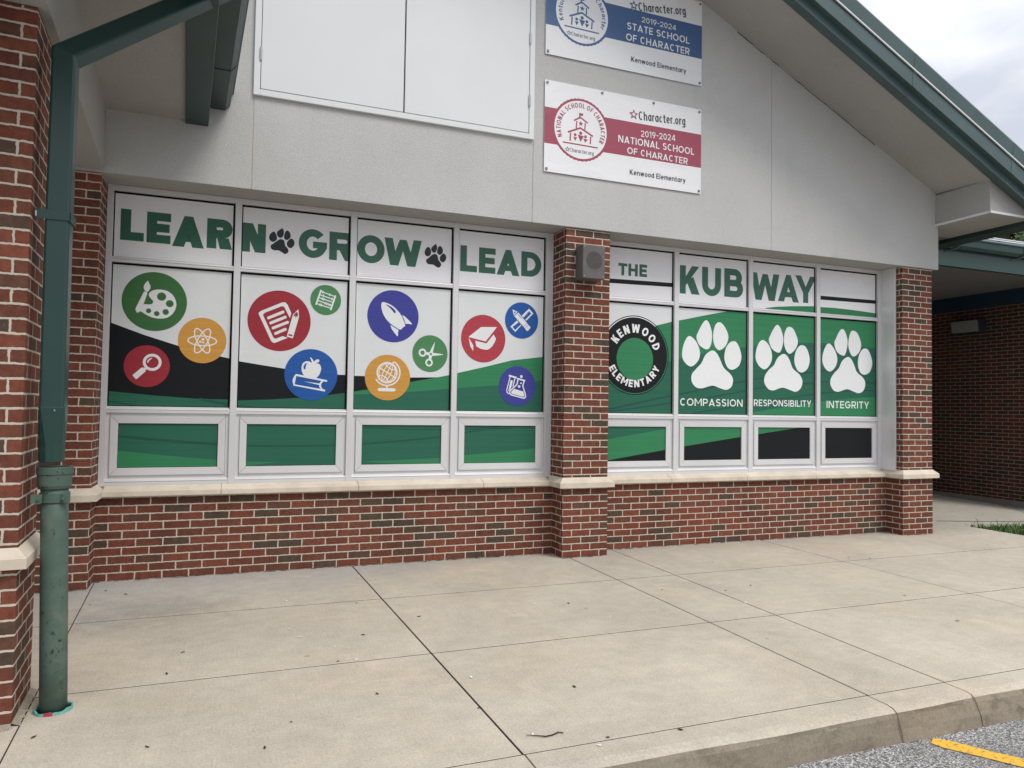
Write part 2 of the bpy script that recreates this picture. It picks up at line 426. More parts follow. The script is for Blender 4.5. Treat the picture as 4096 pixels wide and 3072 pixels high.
# ------------------------------------------------------------------ mesh helpers
class MB:
    def __init__(self):
        self.v, self.f, self.mi, self.mats = [], [], [], []
    def mat(self, m):
        m = M[m] if isinstance(m, str) else m
        if m not in self.mats: self.mats.append(m)
        return self.mats.index(m)
    def face(self, pts, m):
        i = len(self.v)
        self.v += [tuple(p) for p in pts]
        self.f.append(tuple(range(i, i+len(pts))))
        self.mi.append(self.mat(m))
    def box(self, x0, x1, y0, y1, z0, z1, m):
        i = len(self.v)
        self.v += [(x0,y0,z0),(x1,y0,z0),(x1,y1,z0),(x0,y1,z0),(x0,y0,z1),(x1,y0,z1),(x1,y1,z1),(x0,y1,z1)]
        for q in ((0,3,2,1),(4,5,6,7),(0,1,5,4),(1,2,6,5),(2,3,7,6),(3,0,4,7)):
            self.f.append(tuple(i+k for k in q)); self.mi.append(self.mat(m))
    def sweep(self, prof, a, b, m, caps=True):
        """prism: closed 3D profile points offset from a to b"""
        a, b = Vector(a), Vector(b)
        n = len(prof); i = len(self.v)
        self.v += [tuple(a+Vector(p)) for p in prof] + [tuple(b+Vector(p)) for p in prof]
        mi = self.mat(m)
        for k in range(n):
            self.f.append((i+k, i+(k+1) % n, i+n+(k+1) % n, i+n+k)); self.mi.append(mi)
        if caps:
            self.f.append(tuple(i+k for k in reversed(range(n)))); self.mi.append(mi)
            self.f.append(tuple(i+n+k for k in range(n))); self.mi.append(mi)
    def lathe(self, rings, m, n=28, capt=True, capb=True):
        """rings: (cx,cy,z,r)"""
        i = len(self.v); mi = self.mat(m)
        for cx, cy, z, r_ in rings:
            for k in range(n):
                a = 2*math.pi*k/n
                self.v.append((cx+r_*math.cos(a), cy+r_*math.sin(a), z))
        for j in range(len(rings)-1):
            for k in range(n):
                self.f.append((i+j*n+k, i+j*n+(k+1) % n, i+(j+1)*n+(k+1) % n, i+(j+1)*n+k)); self.mi.append(mi)
        if capb: self.f.append(tuple(i+k for k in reversed(range(n)))); self.mi.append(mi)
        if capt: self.f.append(tuple(i+(len(rings)-1)*n+k for k in range(n))); self.mi.append(mi)
    def tube(self, pts, rad, m, n=8):
        pts = [Vector(p) for p in pts]
        i = len(self.v); mi = self.mat(m)
        rr = rad if isinstance(rad, (list, tuple)) else [rad]*len(pts)
        for j, p in enumerate(pts):
            d = (pts[min(j+1, len(pts)-1)]-pts[max(j-1, 0)]).normalized()
            s = d.cross(Vector((0.13, 0.3, 0.94))).normalized(); t_ = d.cross(s)
            for k in range(n):
                a = 2*math.pi*k/n
                self.v.append(tuple(p+rr[j]*(math.cos(a)*s+math.sin(a)*t_)))
        for j in range(len(pts)-1):
            for k in range(n):
                self.f.append((i+j*n+k, i+j*n+(k+1) % n, i+(j+1)*n+(k+1) % n, i+(j+1)*n+k)); self.mi.append(mi)
        self.f.append(tuple(i+k for k in range(n))); self.mi.append(mi)
        self.f.append(tuple(i+(len(pts)-1)*n+k for k in range(n))); self.mi.append(mi)
    def build(self, name, parent=None, bevel=0.0, smooth=False, seg=2, fixn=True):
        me = bpy.data.meshes.new(name)
        o = bpy.data.objects.new(name, me)
        COL.objects.link(o)
        off = Vector((0, 0, 0))
        if parent is not None:
            o.parent = parent
            if not parent.get('_local'):
                off = Vector(parent['_base'])
        me.from_pydata([tuple(Vector(p)-off) for p in self.v], [], self.f)
        for m in self.mats: me.materials.append(m)
        me.polygons.foreach_set('material_index', self.mi)
        if fixn:
            bm = bmesh.new(); bm.from_mesh(me)
            bmesh.ops.recalc_face_normals(bm, faces=bm.faces)
            bm.to_mesh(me); bm.free()
        if smooth:
            me.polygons.foreach_set('use_smooth', [True]*len(me.polygons))
        if bevel:
            md = o.modifiers.new('bevel', 'BEVEL')
            md.width = bevel; md.segments = seg; md.limit_method = 'ANGLE'; md.angle_limit = R(35)
        me.update()
        o['_base'] = tuple(off)
        if parent is not None and parent.get('_local'): o['_local'] = 1
        return o

def tag(o, label=None, cat=None, group=None, kind=None):
    if label: o['label'] = label
    if cat: o['category'] = cat
    if group: o['group'] = group
    if kind: o['kind'] = kind
    return o

def thing(name, label, cat, base, rotz=0.0, group=None, local=False):
    o = bpy.data.objects.new(name, None)
    o.empty_display_size = 0.2
    COL.objects.link(o)
    o.location = base; o.rotation_euler = (0, 0, rotz)
    o['_base'] = tuple(base)
    if local: o['_local'] = 1
    return tag(o, label, cat, group)

# ------------------------------------------------------------------ flat print helpers (film on glass, banner print)
def tris(poly):
    pts = [Vector((p[0], p[1], 0)) for p in poly]
    return [[poly[i] for i in t] for t in tessellate_polygon([pts])]

def clip(poly, x0, z0, x1, z1):
    for ax, val, keep in ((0, x0, 1), (0, x1, -1), (1, z0, 1), (1, z1, -1)):
        out = []
        for i in range(len(poly)):
            a, b = poly[i-1], poly[i]
            ia, ib = (a[ax]-val)*keep >= 0, (b[ax]-val)*keep >= 0
            if ia != ib:
                t = (val-a[ax])/(b[ax]-a[ax])
                out.append((a[0]+t*(b[0]-a[0]), a[1]+t*(b[1]-a[1])))
            if ib: out.append(b)
        poly = out
        if len(poly) < 3: return []
    return poly

def blobpts(p, n=6):
    o = []; k = len(p)
    for i in range(k):
        a, b, c, d = (Vector(p[(i+j-1) % k]) for j in range(4))
        for s in range(n):
            t = s/n
            q = 0.5*((2*b)+(c-a)*t+(2*a-5*b+4*c-d)*t*t+(3*b-a-3*c+d)*t**3)
            o.append((q.x, q.y))
    return o

def linepoly(pts, w):
    out = []
    pts = [Vector(p) for p in pts]
    if (pts[0]-pts[-1]).length < 1e-5: closed = True; pts = pts[:-1]
    else: closed = False
    L_, R_ = [], []
    n = len(pts)
    for i, p in enumerate(pts):
        if closed: a, b = pts[i-1], pts[(i+1) % n]
        else: a, b = pts[max(0, i-1)], pts[min(n-1, i+1)]
        if a == p: d1 = (b-p).normalized()
        else: d1 = (p-a).normalized()
        d2 = (b-p).normalized() if b != p else d1
        t = (d1+d2); t = t.normalized() if t.length > 1e-6 else d1
        nr = Vector((-t.y, t.x)); c = max(0.45, nr.dot(Vector((-d1.y, d1.x))))
        L_.append(p+nr*w/2/c); R_.append(p-nr*w/2/c)
    rng = range(n if closed else n-1)
    for i in rng:
        j = (i+1) % n
        out.append([tuple(L_[i]), tuple(L_[j]), tuple(R_[j]), tuple(R_[i])])
    return out

def discpts(cx, cz, rx, rz, n=64):
    return [(cx+rx*math.cos(2*math.pi*k/n), cz+rz*math.sin(2*math.pi*k/n)) for k in range(n)]

def star(cx, cz, r_, r2=0.42):
    return [(cx+(r_ if k % 2 == 0 else r_*r2)*math.sin(math.pi*k/5), cz+(r_ if k % 2 == 0 else r_*r2)*math.cos(math.pi*k/5)) for k in range(10)]

# stroke built letters; each returns polygons in a box w x h, stroke t (all in cap heights)
def ring(cx, cy, rx, ry, t, a0, a1, n=None):
    n = n or max(6, int(abs(a1-a0)/12))
    o, i = [], []
    for k in range(n+1):
        a = R(a0+(a1-a0)*k/n)
        o.append((cx+rx*math.cos(a), cy+ry*math.sin(a))); i.append((cx+(rx-t)*math.cos(a), cy+(ry-t*0.95)*math.sin(a)))
    return [[o[k], o[k+1], i[k+1], i[k]] for k in range(n)]

def rect(x0, y0, x1, y1): return [(x0, y0), (x1, y0), (x1, y1), (x0, y1)]

def glyph(ch, w, t):
    h = 1.0; u = t*0.92
    k = t*1.14
    st = rect(0, 0, t, h)
    if ch == 'L': return [st, rect(t, 0, w, u)]
    if ch == 'E': return [st, rect(t, 0, w, u), rect(t, h-u, w, h), rect(t, (h-u)/2, w*0.95, (h+u)/2)]
    if ch == 'F': return [st, rect(t, h-u, w, h), rect(t, (h-u)/2, w*0.93, (h+u)/2)]
    if ch == 'T': return [rect(0, h-u, w, h), rect((w-t)/2, 0, (w+t)/2, h-u)]
    if ch == 'H': return [st, rect(w-t, 0, w, h), rect(t, (h-u)/2, w-t, (h+u)/2)]
    if ch == 'I': return [rect((w-t)/2, 0, (w+t)/2, h)]
    if ch == 'A':
        a = t*0.42; yi = h*(w/2-k)/(w/2-a)
        y0, y1 = 0.17*h, 0.17*h+0.8*t
        f = lambda y: k+(w/2-k)*y/yi
        return [[(0, 0), (k, 0), (w/2, yi), (w/2, h), (w/2-a, h)], [(w, 0), (w/2+a, h), (w/2, h), (w/2, yi), (w-k, 0)],
                [(f(y0), y0), (w-f(y0), y0), (w-f(y1), y1), (f(y1), y1)]]
    if ch in 'RPB':
        if ch == 'B':
            r1, r2 = 0.26, 0.26+t*0.04
            hb = (h+u)/2
            o = [st, rect(t, h-u, w*0.95-r1, h), rect(t, (h-u)/2, w-r2, (h+u)/2), rect(t, 0, w-r2, u)]
            r1 = (h-(h-u)/2)/2; r2 = ((h+u)/2)/2
            o[1] = rect(t, h-u, w*0.94-r1, h); o[2] = rect(t, (h-u)/2, w-r2, (h+u)/2); o[3] = rect(t, 0, w-r2, u)
            return o+ring(w*0.94-r1, h-r1, r1, r1, t, -90, 90)+ring(w-r2, r2, r2, r2, t, -90, 90)
        yb = 0.36 if ch == 'R' else 0.34
        r1 = (h-yb)/2
        o = [st, rect(t, h-u, w-r1, h), rect(t, yb, w-r1, yb+u)]+ring(w-r1, h-r1, r1, r1, t, -90, 90)
        if ch == 'R': o.append([(w*0.40, yb), (w*0.40+k*1.05, yb+0.02), (w, 0), (w-k*1.12, 0)])
        return o
    if ch == 'D':
        r1 = min(w-t, h/2)
        return [st, rect(t, h-u, w-r1, h), rect(t, 0, w-r1, u)]+ring(w-r1, h/2, r1, h/2, t, -90, 90)
    if ch in 'O0': return ring(w/2, h/2, w/2, h/2, t, 0, 360, 40)
    if ch == 'C': return ring(w/2, h/2, w/2, h/2, t, 48, 312)
    if ch == 'G': return ring(w/2, h/2, w/2, h/2, t, 42, 352)+[rect(w/2, h/2-u*0.62, w, h/2+u*0.30)]
    if ch == 'N': return [st, rect(w-t, 0, w, h), [(0, h), (k*1.12, h), (w, 0), (w-k*1.12, 0)]]
    if ch == 'M': return [st, rect(w-t, 0, w, h), [(0, h), (k, h), (w/2+k*0.25, 0.28), (w/2-k*0.25, 0.28)], [(w, h), (w-k, h), (w/2-k*0.25, 0.28), (w/2+k*0.25, 0.28)]]
    if ch == 'W':
        kk = min(k, w*0.24)
        return [[(0, h), (kk, h), (0.27*w+kk/2, 0), (0.27*w-kk/2, 0)], [(0.27*w-kk/2, 0), (0.27*w+kk/2, 0), (w/2+kk*0.42, h*0.97), (w/2-kk*0.42, h*0.97)],
                [(w/2-kk*0.42, h*0.97), (w/2+kk*0.42, h*0.97), (0.73*w+kk/2, 0), (0.73*w-kk/2, 0)], [(0.73*w-kk/2, 0), (0.73*w+kk/2, 0), (w, h), (w-kk, h)]]
    if ch == 'Y': return [rect((w-t)/2, 0, (w+t)/2, 0.42), [(0, h), (k, h), ((w+t)/2, 0.36), ((w-t)/2, 0.36)], [(w, h), (w-k, h), ((w-t)/2, 0.36), ((w+t)/2, 0.36)]]
    if ch == 'K': return [st, [(t, 0.30), (t, 0.62), (w-k*1.15, h), (w-0.02, h)], [(t*1.1, 0.46), (t*1.1+k*1.0, 0.62), (w, 0), (w-k*1.2, 0)]]
    if ch == 'U':
        r1 = w/2
        return [rect(0, r1, t, h), rect(w-t, r1, w, h)]+ring(w/2, r1, r1, r1, t, 180, 360)
    if ch == 'S':
        ry = (h+u)/4
        return ring(w/2, h-ry, w*0.48, ry, t, 28, 270)+ring(w/2, ry, w/2, ry, t, 90, -152)
    if ch == '-': return [rect(0, 0.42, w, 0.42+u)]
    if ch == '.': return [rect(0, 0, t, t)]
    if ch == '1': return [rect(w-t, 0, w, h), [(w-t, h), (w-t, h-u*1.2), (0, h*0.70), (0, h*0.84)]]
    if ch == '2': return ring(w/2, h-w*0.5, w/2, w*0.5, t, 170, -28)+[rect(0, 0, w, u), [(0, u), (k*1.3, u), (w*0.97, h-w*0.70), (w*0.97-k, h-w*0.72)]]
    if ch == '9': return ring(w/2, h-w*0.5, w/2, w*0.5, t, 0, 360)+[[(w, h-w*0.5), (w-t, h-w*0.5), (w*0.42-k*0.5, 0), (w*0.42+k*0.6, 0)]]
    if ch == '4': return [rect(w*0.62, 0, w*0.62+t, h), rect(0, 0.2, w, 0.2+u), [(0, 0.2+u), (k, 0.2+u), (w*0.62+t, h), (w*0.62, h)]]
    x = 0.72                                    # lower case
    if ch == 'l': return [st]
    if ch == 'o': return ring(w/2, x/2, w/2, x/2, t, 0, 360)
    if ch == 'c': return ring(w/2, x/2, w/2, x/2, t, 50, 310)
    if ch == 'e': return ring(w/2, x/2, w/2, x/2, t, 0, 318)+[rect(t*0.8, x/2-u*0.45, w-t*0.4, x/2+u*0.4)]
    if ch == 'a': return ring(w/2, x/2, w/2, x/2, t, 0, 360)+[rect(w-t, 0, w, x)]
    if ch == 'd': return ring(w/2, x/2, w/2, x/2, t, 0, 360)+[rect(w-t, 0, w, h)]
    if ch == 'g': return ring(w/2, x/2, w/2, x/2, t, 0, 360)+[rect(w-t, -0.14, w, x), rect(w*0.1, -0.27, w-t*0.4, -0.27+u), rect(w-t, -0.24, w-t*0.2, -0.14)]
    if ch in 'hn': return [rect(0, 0, t, h if ch == 'h' else x), rect(w-t, 0, w, x-w/2)]+ring(w/2, x-w/2, w/2, w/2, t, 0, 180)
    if ch == 'm':
        q = (w+t)/2
        return [rect(0, 0, t, x), rect(q-t, 0, q, x-q/2), rect(w-t, 0, w, x-q/2)]+ring(q/2, x-q/2, q/2, q/2, t, 0, 180)+ring(w-q/2, x-q/2, q/2, q/2, t, 0, 180)
    if ch == 'r': return [rect(0, 0, t, x), rect(t, x-u*1.25, w, x-u*0.1)]
    if ch == 't': return [rect(w*0.26, 0, w*0.26+t, h*0.93), rect(0, x-u, w, x), rect(w*0.26+t, 0, w, u)]
    if ch == 'u': return [rect(0, w/2, t, x), rect(w-t, 0, w, x)]+ring(w/2, w/2, w/2, w/2, t, 180, 360)
    if ch == 'w':
        return [[(px*w if px*w <= w else w, py*x) for px, py in q] for q in
                ([(0, 1), (0.2, 1), (0.37, 0), (0.2, 0)], [(0.2, 0), (0.37, 0), (0.58, 1), (0.42, 1)], [(0.42, 1), (0.58, 1), (0.8, 0), (0.63, 0)], [(0.63, 0), (0.8, 0), (1, 1), (0.8, 1)])]
    if ch == 'y': return [[(0, x), (k, x), (w/2+k*0.5, 0), (w/2-k*0.4, 0)], [(w, x), (w-k, x), (w*0.18, -0.26), (w*0.18+k, -0.26)]]
    if ch == 'k': return [st, [(t, 0.22), (t, 0.44), (w-k, x), (w, x)], [(t*1.4, 0.36), (t*1.4+k, 0.44), (w, 0), (w-k, 0)]]
    if ch == 'f': return [rect(w*0.25, 0, w*0.25+t, h*0.8), rect(0, x-u, w, x)]+ring(w*0.25+w*0.45, h*0.8, w*0.45, h*0.2, t, 80, 180)
    return [rect(0, 0, w, h)]

WID = dict(I=0.16, M=0.86, W=1.05, O=0.80, C=0.72, G=0.74, A=0.74, S=0.58, L=0.50, T=0.58, E=0.54, F=0.52, P=0.60, R=0.62, B=0.62, D=0.70, H=0.68, N=0.70, Y=0.66, K=0.66, U=0.66)
WID.update({'0': 0.56, '1': 0.30, '2': 0.54, '4': 0.60, '9': 0.56, '-': 0.32, '.': 0.16, ' ': 0.22, 'l': 0.15, 'm': 0.80, 'w': 0.76, 'r': 0.34, 't': 0.38, 'f': 0.36, 'y': 0.54, 'k': 0.54, 'h': 0.54, 'n': 0.54, 'c': 0.50, 'C': 0.66})

def textpolys(s, A, B, H, t, gap=0.13):
    A, B = Vector(A), Vector(B)
    ws = [WID.get(c, 0.54) for c in s]
    tot = sum(ws)+gap*(len(s)-1)
    L_ = (B-A).length
    sx = L_/tot
    ex = (B-A).normalized(); ez = Vector((-ex.y, ex.x))
    out = []; pen = 0
    for c, w in zip(s, ws):
        if c != ' ':
            wn_ = w*sx/H
            for p in glyph(c, wn_, t):
                out.append([tuple(A+ex*(pen*sx+q[0]*H)+ez*(q[1]*H)) for q in p])
        pen += w+gap
    return out

def arcpolys(s, disc, rr, hh, a0, a1, upper, t):
    cx, cz, rx, rz = disc
    out = []; n = len(s)
    ws = [WID.get(c, 0.54) for c in s]; gap = 0.16
    tot = sum(ws)+gap*(n-1); pen = 0
    H = hh*rx
    for c, w in zip(s, ws):
        m_ = (pen+w/2)/tot; ang = R(a0+(a1-a0)*m_)
        if upper: ex = Vector((math.sin(ang), -math.cos(ang))); ez = Vector((math.cos(ang), math.sin(ang)))
        else: ex = Vector((-math.sin(ang), math.cos(ang))); ez = Vector((-math.cos(ang), -math.sin(ang)))
        arc = abs(R(a1-a0))*rx*(rr if upper else rr-hh*0.5)*w/tot
        base = Vector((cx+rx*rr*math.cos(ang), cz+rz*rr*math.sin(ang)))
        if c != ' ':
            for p in glyph(c, arc/H, t):
                out.append([tuple(base+ex*(q[0]*H-arc/2)+ez*(q[1]*H)) for q in p])
        pen += w+gap
    return out

def item_polys(it):
    """-> (colour, list of convex-ish polygons)"""
    ty = it[2]
    if ty == 'poly': return tris(it[3])
    if ty == 'blob': return tris(blobpts(it[3]))
    if ty == 'disc': return tris(discpts(*it[3]))
    if ty == 'ring':
        cx, cz, rx, rz = it[3]
        a, b = discpts(cx, cz, rx*it[4], rz*it[4], 72), discpts(cx, cz, rx*it[5], rz*it[5], 72)
        return [[a[i-1], a[i], b[i], b[i-1]] for i in range(72)]
    if ty == 'line': return linepoly(it[4], it[3])
    if ty == 'glyph':
        x0, z0, x1, z1 = it[4]; H = z1-z0
        return [[(x0+q[0]*H, z0+q[1]*H) for q in p] for p in glyph(it[3], (x1-x0)/H, it[5])]
    if ty == 'text': return textpolys(it[3], it[4], it[5], it[6], it[7])
    if ty == 'arctext': return arcpolys(*it[3:11])

def lay_print(mb, items, rect_, y):
    x0, z0, x1, z1 = rect_
    for col, polys in items:
        y -= 0.00002
        for p in polys:
            xs = [q[0] for q in p]; zs = [q[1] for q in p]
            if max(xs) < x0 or min(xs) > x1 or max(zs) < z0 or min(zs) > z1: continue
            c = clip(list(p), x0, z0, x1, z1)
            if len(c) < 3: continue
            a = sum(c[i-1][0]*c[i][1]-c[i][0]*c[i-1][1] for i in range(len(c)))
            if abs(a) < 1e-7: continue
            if a < 0: c = c[::-1]
            y -= 0.0000015
            mb.face([(q[0], y, q[1]) for q in c], col)
    return y
GFX = [
['M','black','poly',[[0.014,2.115],[0.268,2.024],[0.531,1.944],[0.858,1.869],[0.948,1.852],[1.012,1.833],[1.194,1.807],[1.401,1.78],[1.662,1.756],[1.863,1.741],[1.949,1.741],[2.017,1.736],[2.541,1.736],[2.814,1.746],[2.814,1.746],[2.542,1.692],[2.144,1.612],[2.095,1.604],[1.95,1.577],[1.774,1.551],[1.528,1.522],[1.284,1.502],[1.011,1.488],[0.948,1.494],[0.684,1.497],[0.327,1.52],[0.01,1.548]]],
['M','dgreen','poly',[[0.01,1.548],[0.327,1.52],[0.684,1.497],[0.948,1.494],[1.011,1.488],[1.284,1.502],[1.528,1.522],[1.774,1.551],[1.95,1.577],[2.095,1.604],[2.144,1.612],[2.542,1.692],[2.803,1.744],[2.953,1.776],[3.017,1.795],[3.297,1.865],[3.579,1.94],[4.0,2.0],[4.0,1.3],[-0.1,1.3],[-0.1,1.548]]],
['M','lgreen','poly',[[1.95,1.577],[2.095,1.604],[2.144,1.612],[2.542,1.692],[2.803,1.744],[2.953,1.776],[3.017,1.795],[3.297,1.865],[3.579,1.94],[4.0,2.0],[4.0,1.754],[3.916,1.75],[3.836,1.74],[3.444,1.686],[3.404,1.683],[2.944,1.64],[2.499,1.593],[2.154,1.573],[2.096,1.568],[1.95,1.564],[1.95,1.577]]],
['M','stripe','line',0.013,[[0.015,1.463],[0.086,1.454],[0.166,1.44],[0.229,1.426]]],
['M','stripe','line',0.023,[[0.703,1.495],[0.823,1.472],[0.949,1.447]]],
['M','stripe','line',0.015,[[1.01,1.447],[1.094,1.438],[1.179,1.421]]],
['B','dgreen','poly',[[-0.1,1.38],[4.0,1.38],[4.0,0.8],[-0.1,0.8]]],
['B','lgreen','poly',[[0.082,1.059],[0.341,1.027],[0.608,0.997],[0.874,0.972],[1.097,0.957],[1.349,0.945],[1.608,0.94],[1.178,0.953],[1.472,0.945],[1.875,0.937],[2.105,0.943],[2.468,0.955],[2.876,0.969],[3.098,0.993],[3.337,1.01],[3.595,1.031],[3.855,1.059],[4.0,1.059],[4.0,0.8],[0,0.8],[0,1.059]]],
['B','stripe','line',0.023,[[0.079,1.177],[0.337,1.15],[0.604,1.126],[0.87,1.106]]],
['B','stripe','line',0.018,[[1.093,1.094],[1.345,1.089],[1.763,1.091]]],
['B','stripe','line',0.016,[[1.175,1.089],[1.468,1.088],[1.872,1.093],[2.106,1.105],[2.465,1.133],[2.866,1.171],[3.099,1.211],[3.454,1.274]]],
['B','stripe','line',0.013,[[1.665,1.28],[1.871,1.271],[2.103,1.258],[2.462,1.243],[2.87,1.239],[3.099,1.246],[3.591,1.256]]],
['M2','lgreen','poly',[[4.3,2.203],[5.18,2.363],[5.24,2.379],[5.461,2.439],[5.558,2.459],[5.88,2.533],[6.25,2.613],[6.5,2.72],[8.6,2.72],[8.6,1.3],[4.3,1.3]]],
['M2','dgreen','poly',[[4.3,1.812],[5.197,1.952],[5.462,2.01],[5.562,2.033],[5.845,2.099],[6.159,2.157],[6.471,2.206],[6.617,2.229],[6.914,2.267],[7.227,2.291],[7.469,2.303],[7.58,2.305],[7.797,2.309],[8.226,2.291],[8.481,2.277],[8.6,2.257],[8.6,1.62],[8.48,1.674],[8.026,1.642],[7.581,1.6],[7.471,1.585],[7.023,1.522],[6.577,1.456],[6.4,1.3],[4.3,1.3]]],
['M2','stripe','line',0.021,[[4.641,1.451],[5.062,1.542],[5.465,1.625]]],
['M2','stripe','line',0.017,[[4.641,1.432],[5.465,1.543]]],
['M2','stripe','line',0.018,[[5.566,1.64],[5.856,1.699],[6.162,1.762],[6.469,1.813]]],
['M2','stripe','line',0.018,[[5.567,1.555],[5.948,1.61],[6.47,1.701]]],
['M2','stripe','line',0.017,[[5.738,1.43],[6.118,1.486],[6.47,1.54]]],
['M2','stripe','line',0.016,[[6.575,1.837],[7.021,1.897],[7.298,1.93],[7.47,1.951]]],
['M2','stripe','line',0.016,[[6.575,1.725],[7.022,1.782],[7.47,1.822]]],
['M2','stripe','line',0.016,[[6.827,1.595],[7.16,1.642],[7.471,1.681]]],
['M2','stripe','line',0.017,[[7.58,1.97],[7.977,1.988],[8.48,1.998]]],
['M2','stripe','line',0.017,[[7.58,1.834],[7.977,1.847],[8.48,1.844]]],
['M2','stripe','line',0.017,[[7.581,1.698],[7.977,1.732],[8.48,1.753]]],
['B2','black','poly',[[4.3,1.38],[8.6,1.38],[8.6,0.8],[4.3,0.8]]],
['B2','lgreen','poly',[[4.4,0.906],[4.691,0.926],[5.04,0.979],[5.41,1.034],[5.643,1.069],[6.418,1.175],[6.655,1.206],[7.248,1.281],[7.3,1.5],[4.4,1.5]]],
['B2','dgreen','poly',[[4.4,1.118],[4.69,1.148],[5.037,1.203],[5.407,1.262],[5.5,1.5],[4.4,1.5]]],
['T2','lgreen','poly',[[6.754,2.678],[6.905,2.701],[7.169,2.726],[7.465,2.745],[7.573,2.742],[7.783,2.746],[8.01,2.741],[8.229,2.734],[8.467,2.721],[8.5,2.58],[6.6,2.58]]],
['T2','black','poly',[[4.662,2.857],[5.465,2.87],[5.465,2.824],[4.662,2.809]]],
['T2','black','poly',[[7.56,2.88],[8.484,2.885],[8.484,2.841],[7.56,2.832]]],
['T','lettergreen','glyph','L',[0.06,2.811,0.237,3.073],0.30],
['T','lettergreen','glyph','E',[0.257,2.809,0.441,3.07],0.30],
['T','lettergreen','glyph','A',[0.454,2.796,0.704,3.064],0.30],
['T','lettergreen','glyph','R',[0.725,2.806,0.932,3.066],0.30],
['T','lettergreen','glyph','N',[1.009,2.803,1.209,3.06],0.27],
['T','lettergreen','glyph','G',[1.491,2.798,1.742,3.062],0.27],
['T','lettergreen','glyph','R',[1.762,2.796,1.996,3.058],0.27],
['T','lettergreen','glyph','O',[2.017,2.797,2.273,3.061],0.27],
['T','lettergreen','glyph','W',[2.269,2.797,2.63,3.055],0.27],
['T','lettergreen','glyph','L',[3.019,2.797,3.194,3.054],0.265],
['T','lettergreen','glyph','E',[3.213,2.797,3.388,3.051],0.265],
['T','lettergreen','glyph','A',[3.401,2.795,3.648,3.053],0.265],
['T','lettergreen','glyph','D',[3.666,2.801,3.888,3.055],0.265],
['T2','lettergreen','glyph','T',[4.787,2.904,4.897,3.035],0.26],
['T2','lettergreen','glyph','H',[4.911,2.905,5.027,3.038],0.26],
['T2','lettergreen','glyph','E',[5.047,2.907,5.143,3.042],0.26],
['T2','lettergreen','glyph','K',[5.565,2.763,5.829,3.08],0.25],
['T2','lettergreen','glyph','U',[5.86,2.761,6.118,3.087],0.25],
['T2','lettergreen','glyph','B',[6.163,2.769,6.427,3.096],0.25],
['T2','lettergreen','glyph','W',[6.536,2.765,6.951,3.083],0.245],
['T2','lettergreen','glyph','A',[6.93,2.771,7.243,3.092],0.245],
['T2','lettergreen','glyph','Y',[7.188,2.776,7.507,3.1],0.245],
['M2','white','text','COMPASSION',[5.583,1.518],[6.428,1.518],0.082,0.165],
['M2','white','text','RESPONSIBILITY',[6.588,1.529],[7.433,1.531],0.076,0.165],
['M2','white','text','INTEGRITY',[7.672,1.521],[8.355,1.523],0.087,0.165],
['M2','white','blob',[[5.698,2.294],[5.753,2.268],[5.806,2.208],[5.839,2.114],[5.816,2.024],[5.734,1.957],[5.659,1.98],[5.606,2.054],[5.613,2.167],[5.656,2.263]]],
['M2','white','blob',[[5.92,2.484],[5.964,2.445],[5.999,2.338],[5.992,2.235],[5.959,2.167],[5.905,2.159],[5.829,2.202],[5.791,2.283],[5.813,2.347],[5.873,2.446]]],
['M2','white','blob',[[6.092,2.471],[6.141,2.455],[6.197,2.387],[6.224,2.305],[6.19,2.213],[6.113,2.155],[6.058,2.175],[6.019,2.249],[6.019,2.358],[6.049,2.443]]],
['M2','white','blob',[[6.292,2.264],[6.339,2.252],[6.387,2.176],[6.407,2.08],[6.372,1.987],[6.286,1.938],[6.215,1.962],[6.171,2.057],[6.186,2.167],[6.237,2.241]]],
['M2','white','blob',[[6.0,2.145],[6.059,2.123],[6.106,2.061],[6.161,1.96],[6.255,1.886],[6.291,1.823],[6.271,1.745],[6.201,1.707],[6.116,1.722],[6.023,1.749],[5.962,1.741],[5.871,1.716],[5.788,1.726],[5.732,1.788],[5.734,1.87],[5.794,1.935],[5.861,2.001],[5.913,2.092]]],
['M2','white','blob',[[6.709,2.299],[6.764,2.277],[6.816,2.22],[6.847,2.125],[6.825,2.028],[6.748,1.96],[6.669,1.987],[6.613,2.068],[6.617,2.175],[6.66,2.267]]],
['M2','white','blob',[[6.925,2.489],[6.97,2.451],[7.007,2.356],[7.005,2.265],[6.972,2.179],[6.929,2.162],[6.846,2.203],[6.8,2.297],[6.823,2.365],[6.883,2.458]]],
['M2','white','blob',[[7.1,2.475],[7.157,2.455],[7.206,2.378],[7.23,2.3],[7.196,2.219],[7.119,2.157],[7.066,2.177],[7.027,2.254],[7.024,2.363],[7.057,2.45]]],
['M2','white','blob',[[7.297,2.266],[7.351,2.244],[7.394,2.172],[7.41,2.081],[7.375,1.987],[7.295,1.939],[7.22,1.97],[7.178,2.066],[7.192,2.17],[7.242,2.245]]],
['M2','white','blob',[[7.01,2.149],[7.069,2.128],[7.112,2.069],[7.158,1.98],[7.259,1.91],[7.3,1.838],[7.275,1.752],[7.201,1.708],[7.121,1.724],[7.022,1.75],[6.961,1.744],[6.864,1.715],[6.789,1.734],[6.737,1.804],[6.744,1.882],[6.803,1.956],[6.873,2.012],[6.927,2.098]]],
['M2','white','blob',[[7.705,2.306],[7.756,2.282],[7.813,2.21],[7.842,2.117],[7.813,2.028],[7.736,1.967],[7.66,1.992],[7.609,2.077],[7.615,2.176],[7.66,2.272]]],
['M2','white','blob',[[7.92,2.494],[7.963,2.468],[8.003,2.369],[8.0,2.281],[7.968,2.185],[7.924,2.168],[7.837,2.211],[7.795,2.303],[7.821,2.373],[7.878,2.466]]],
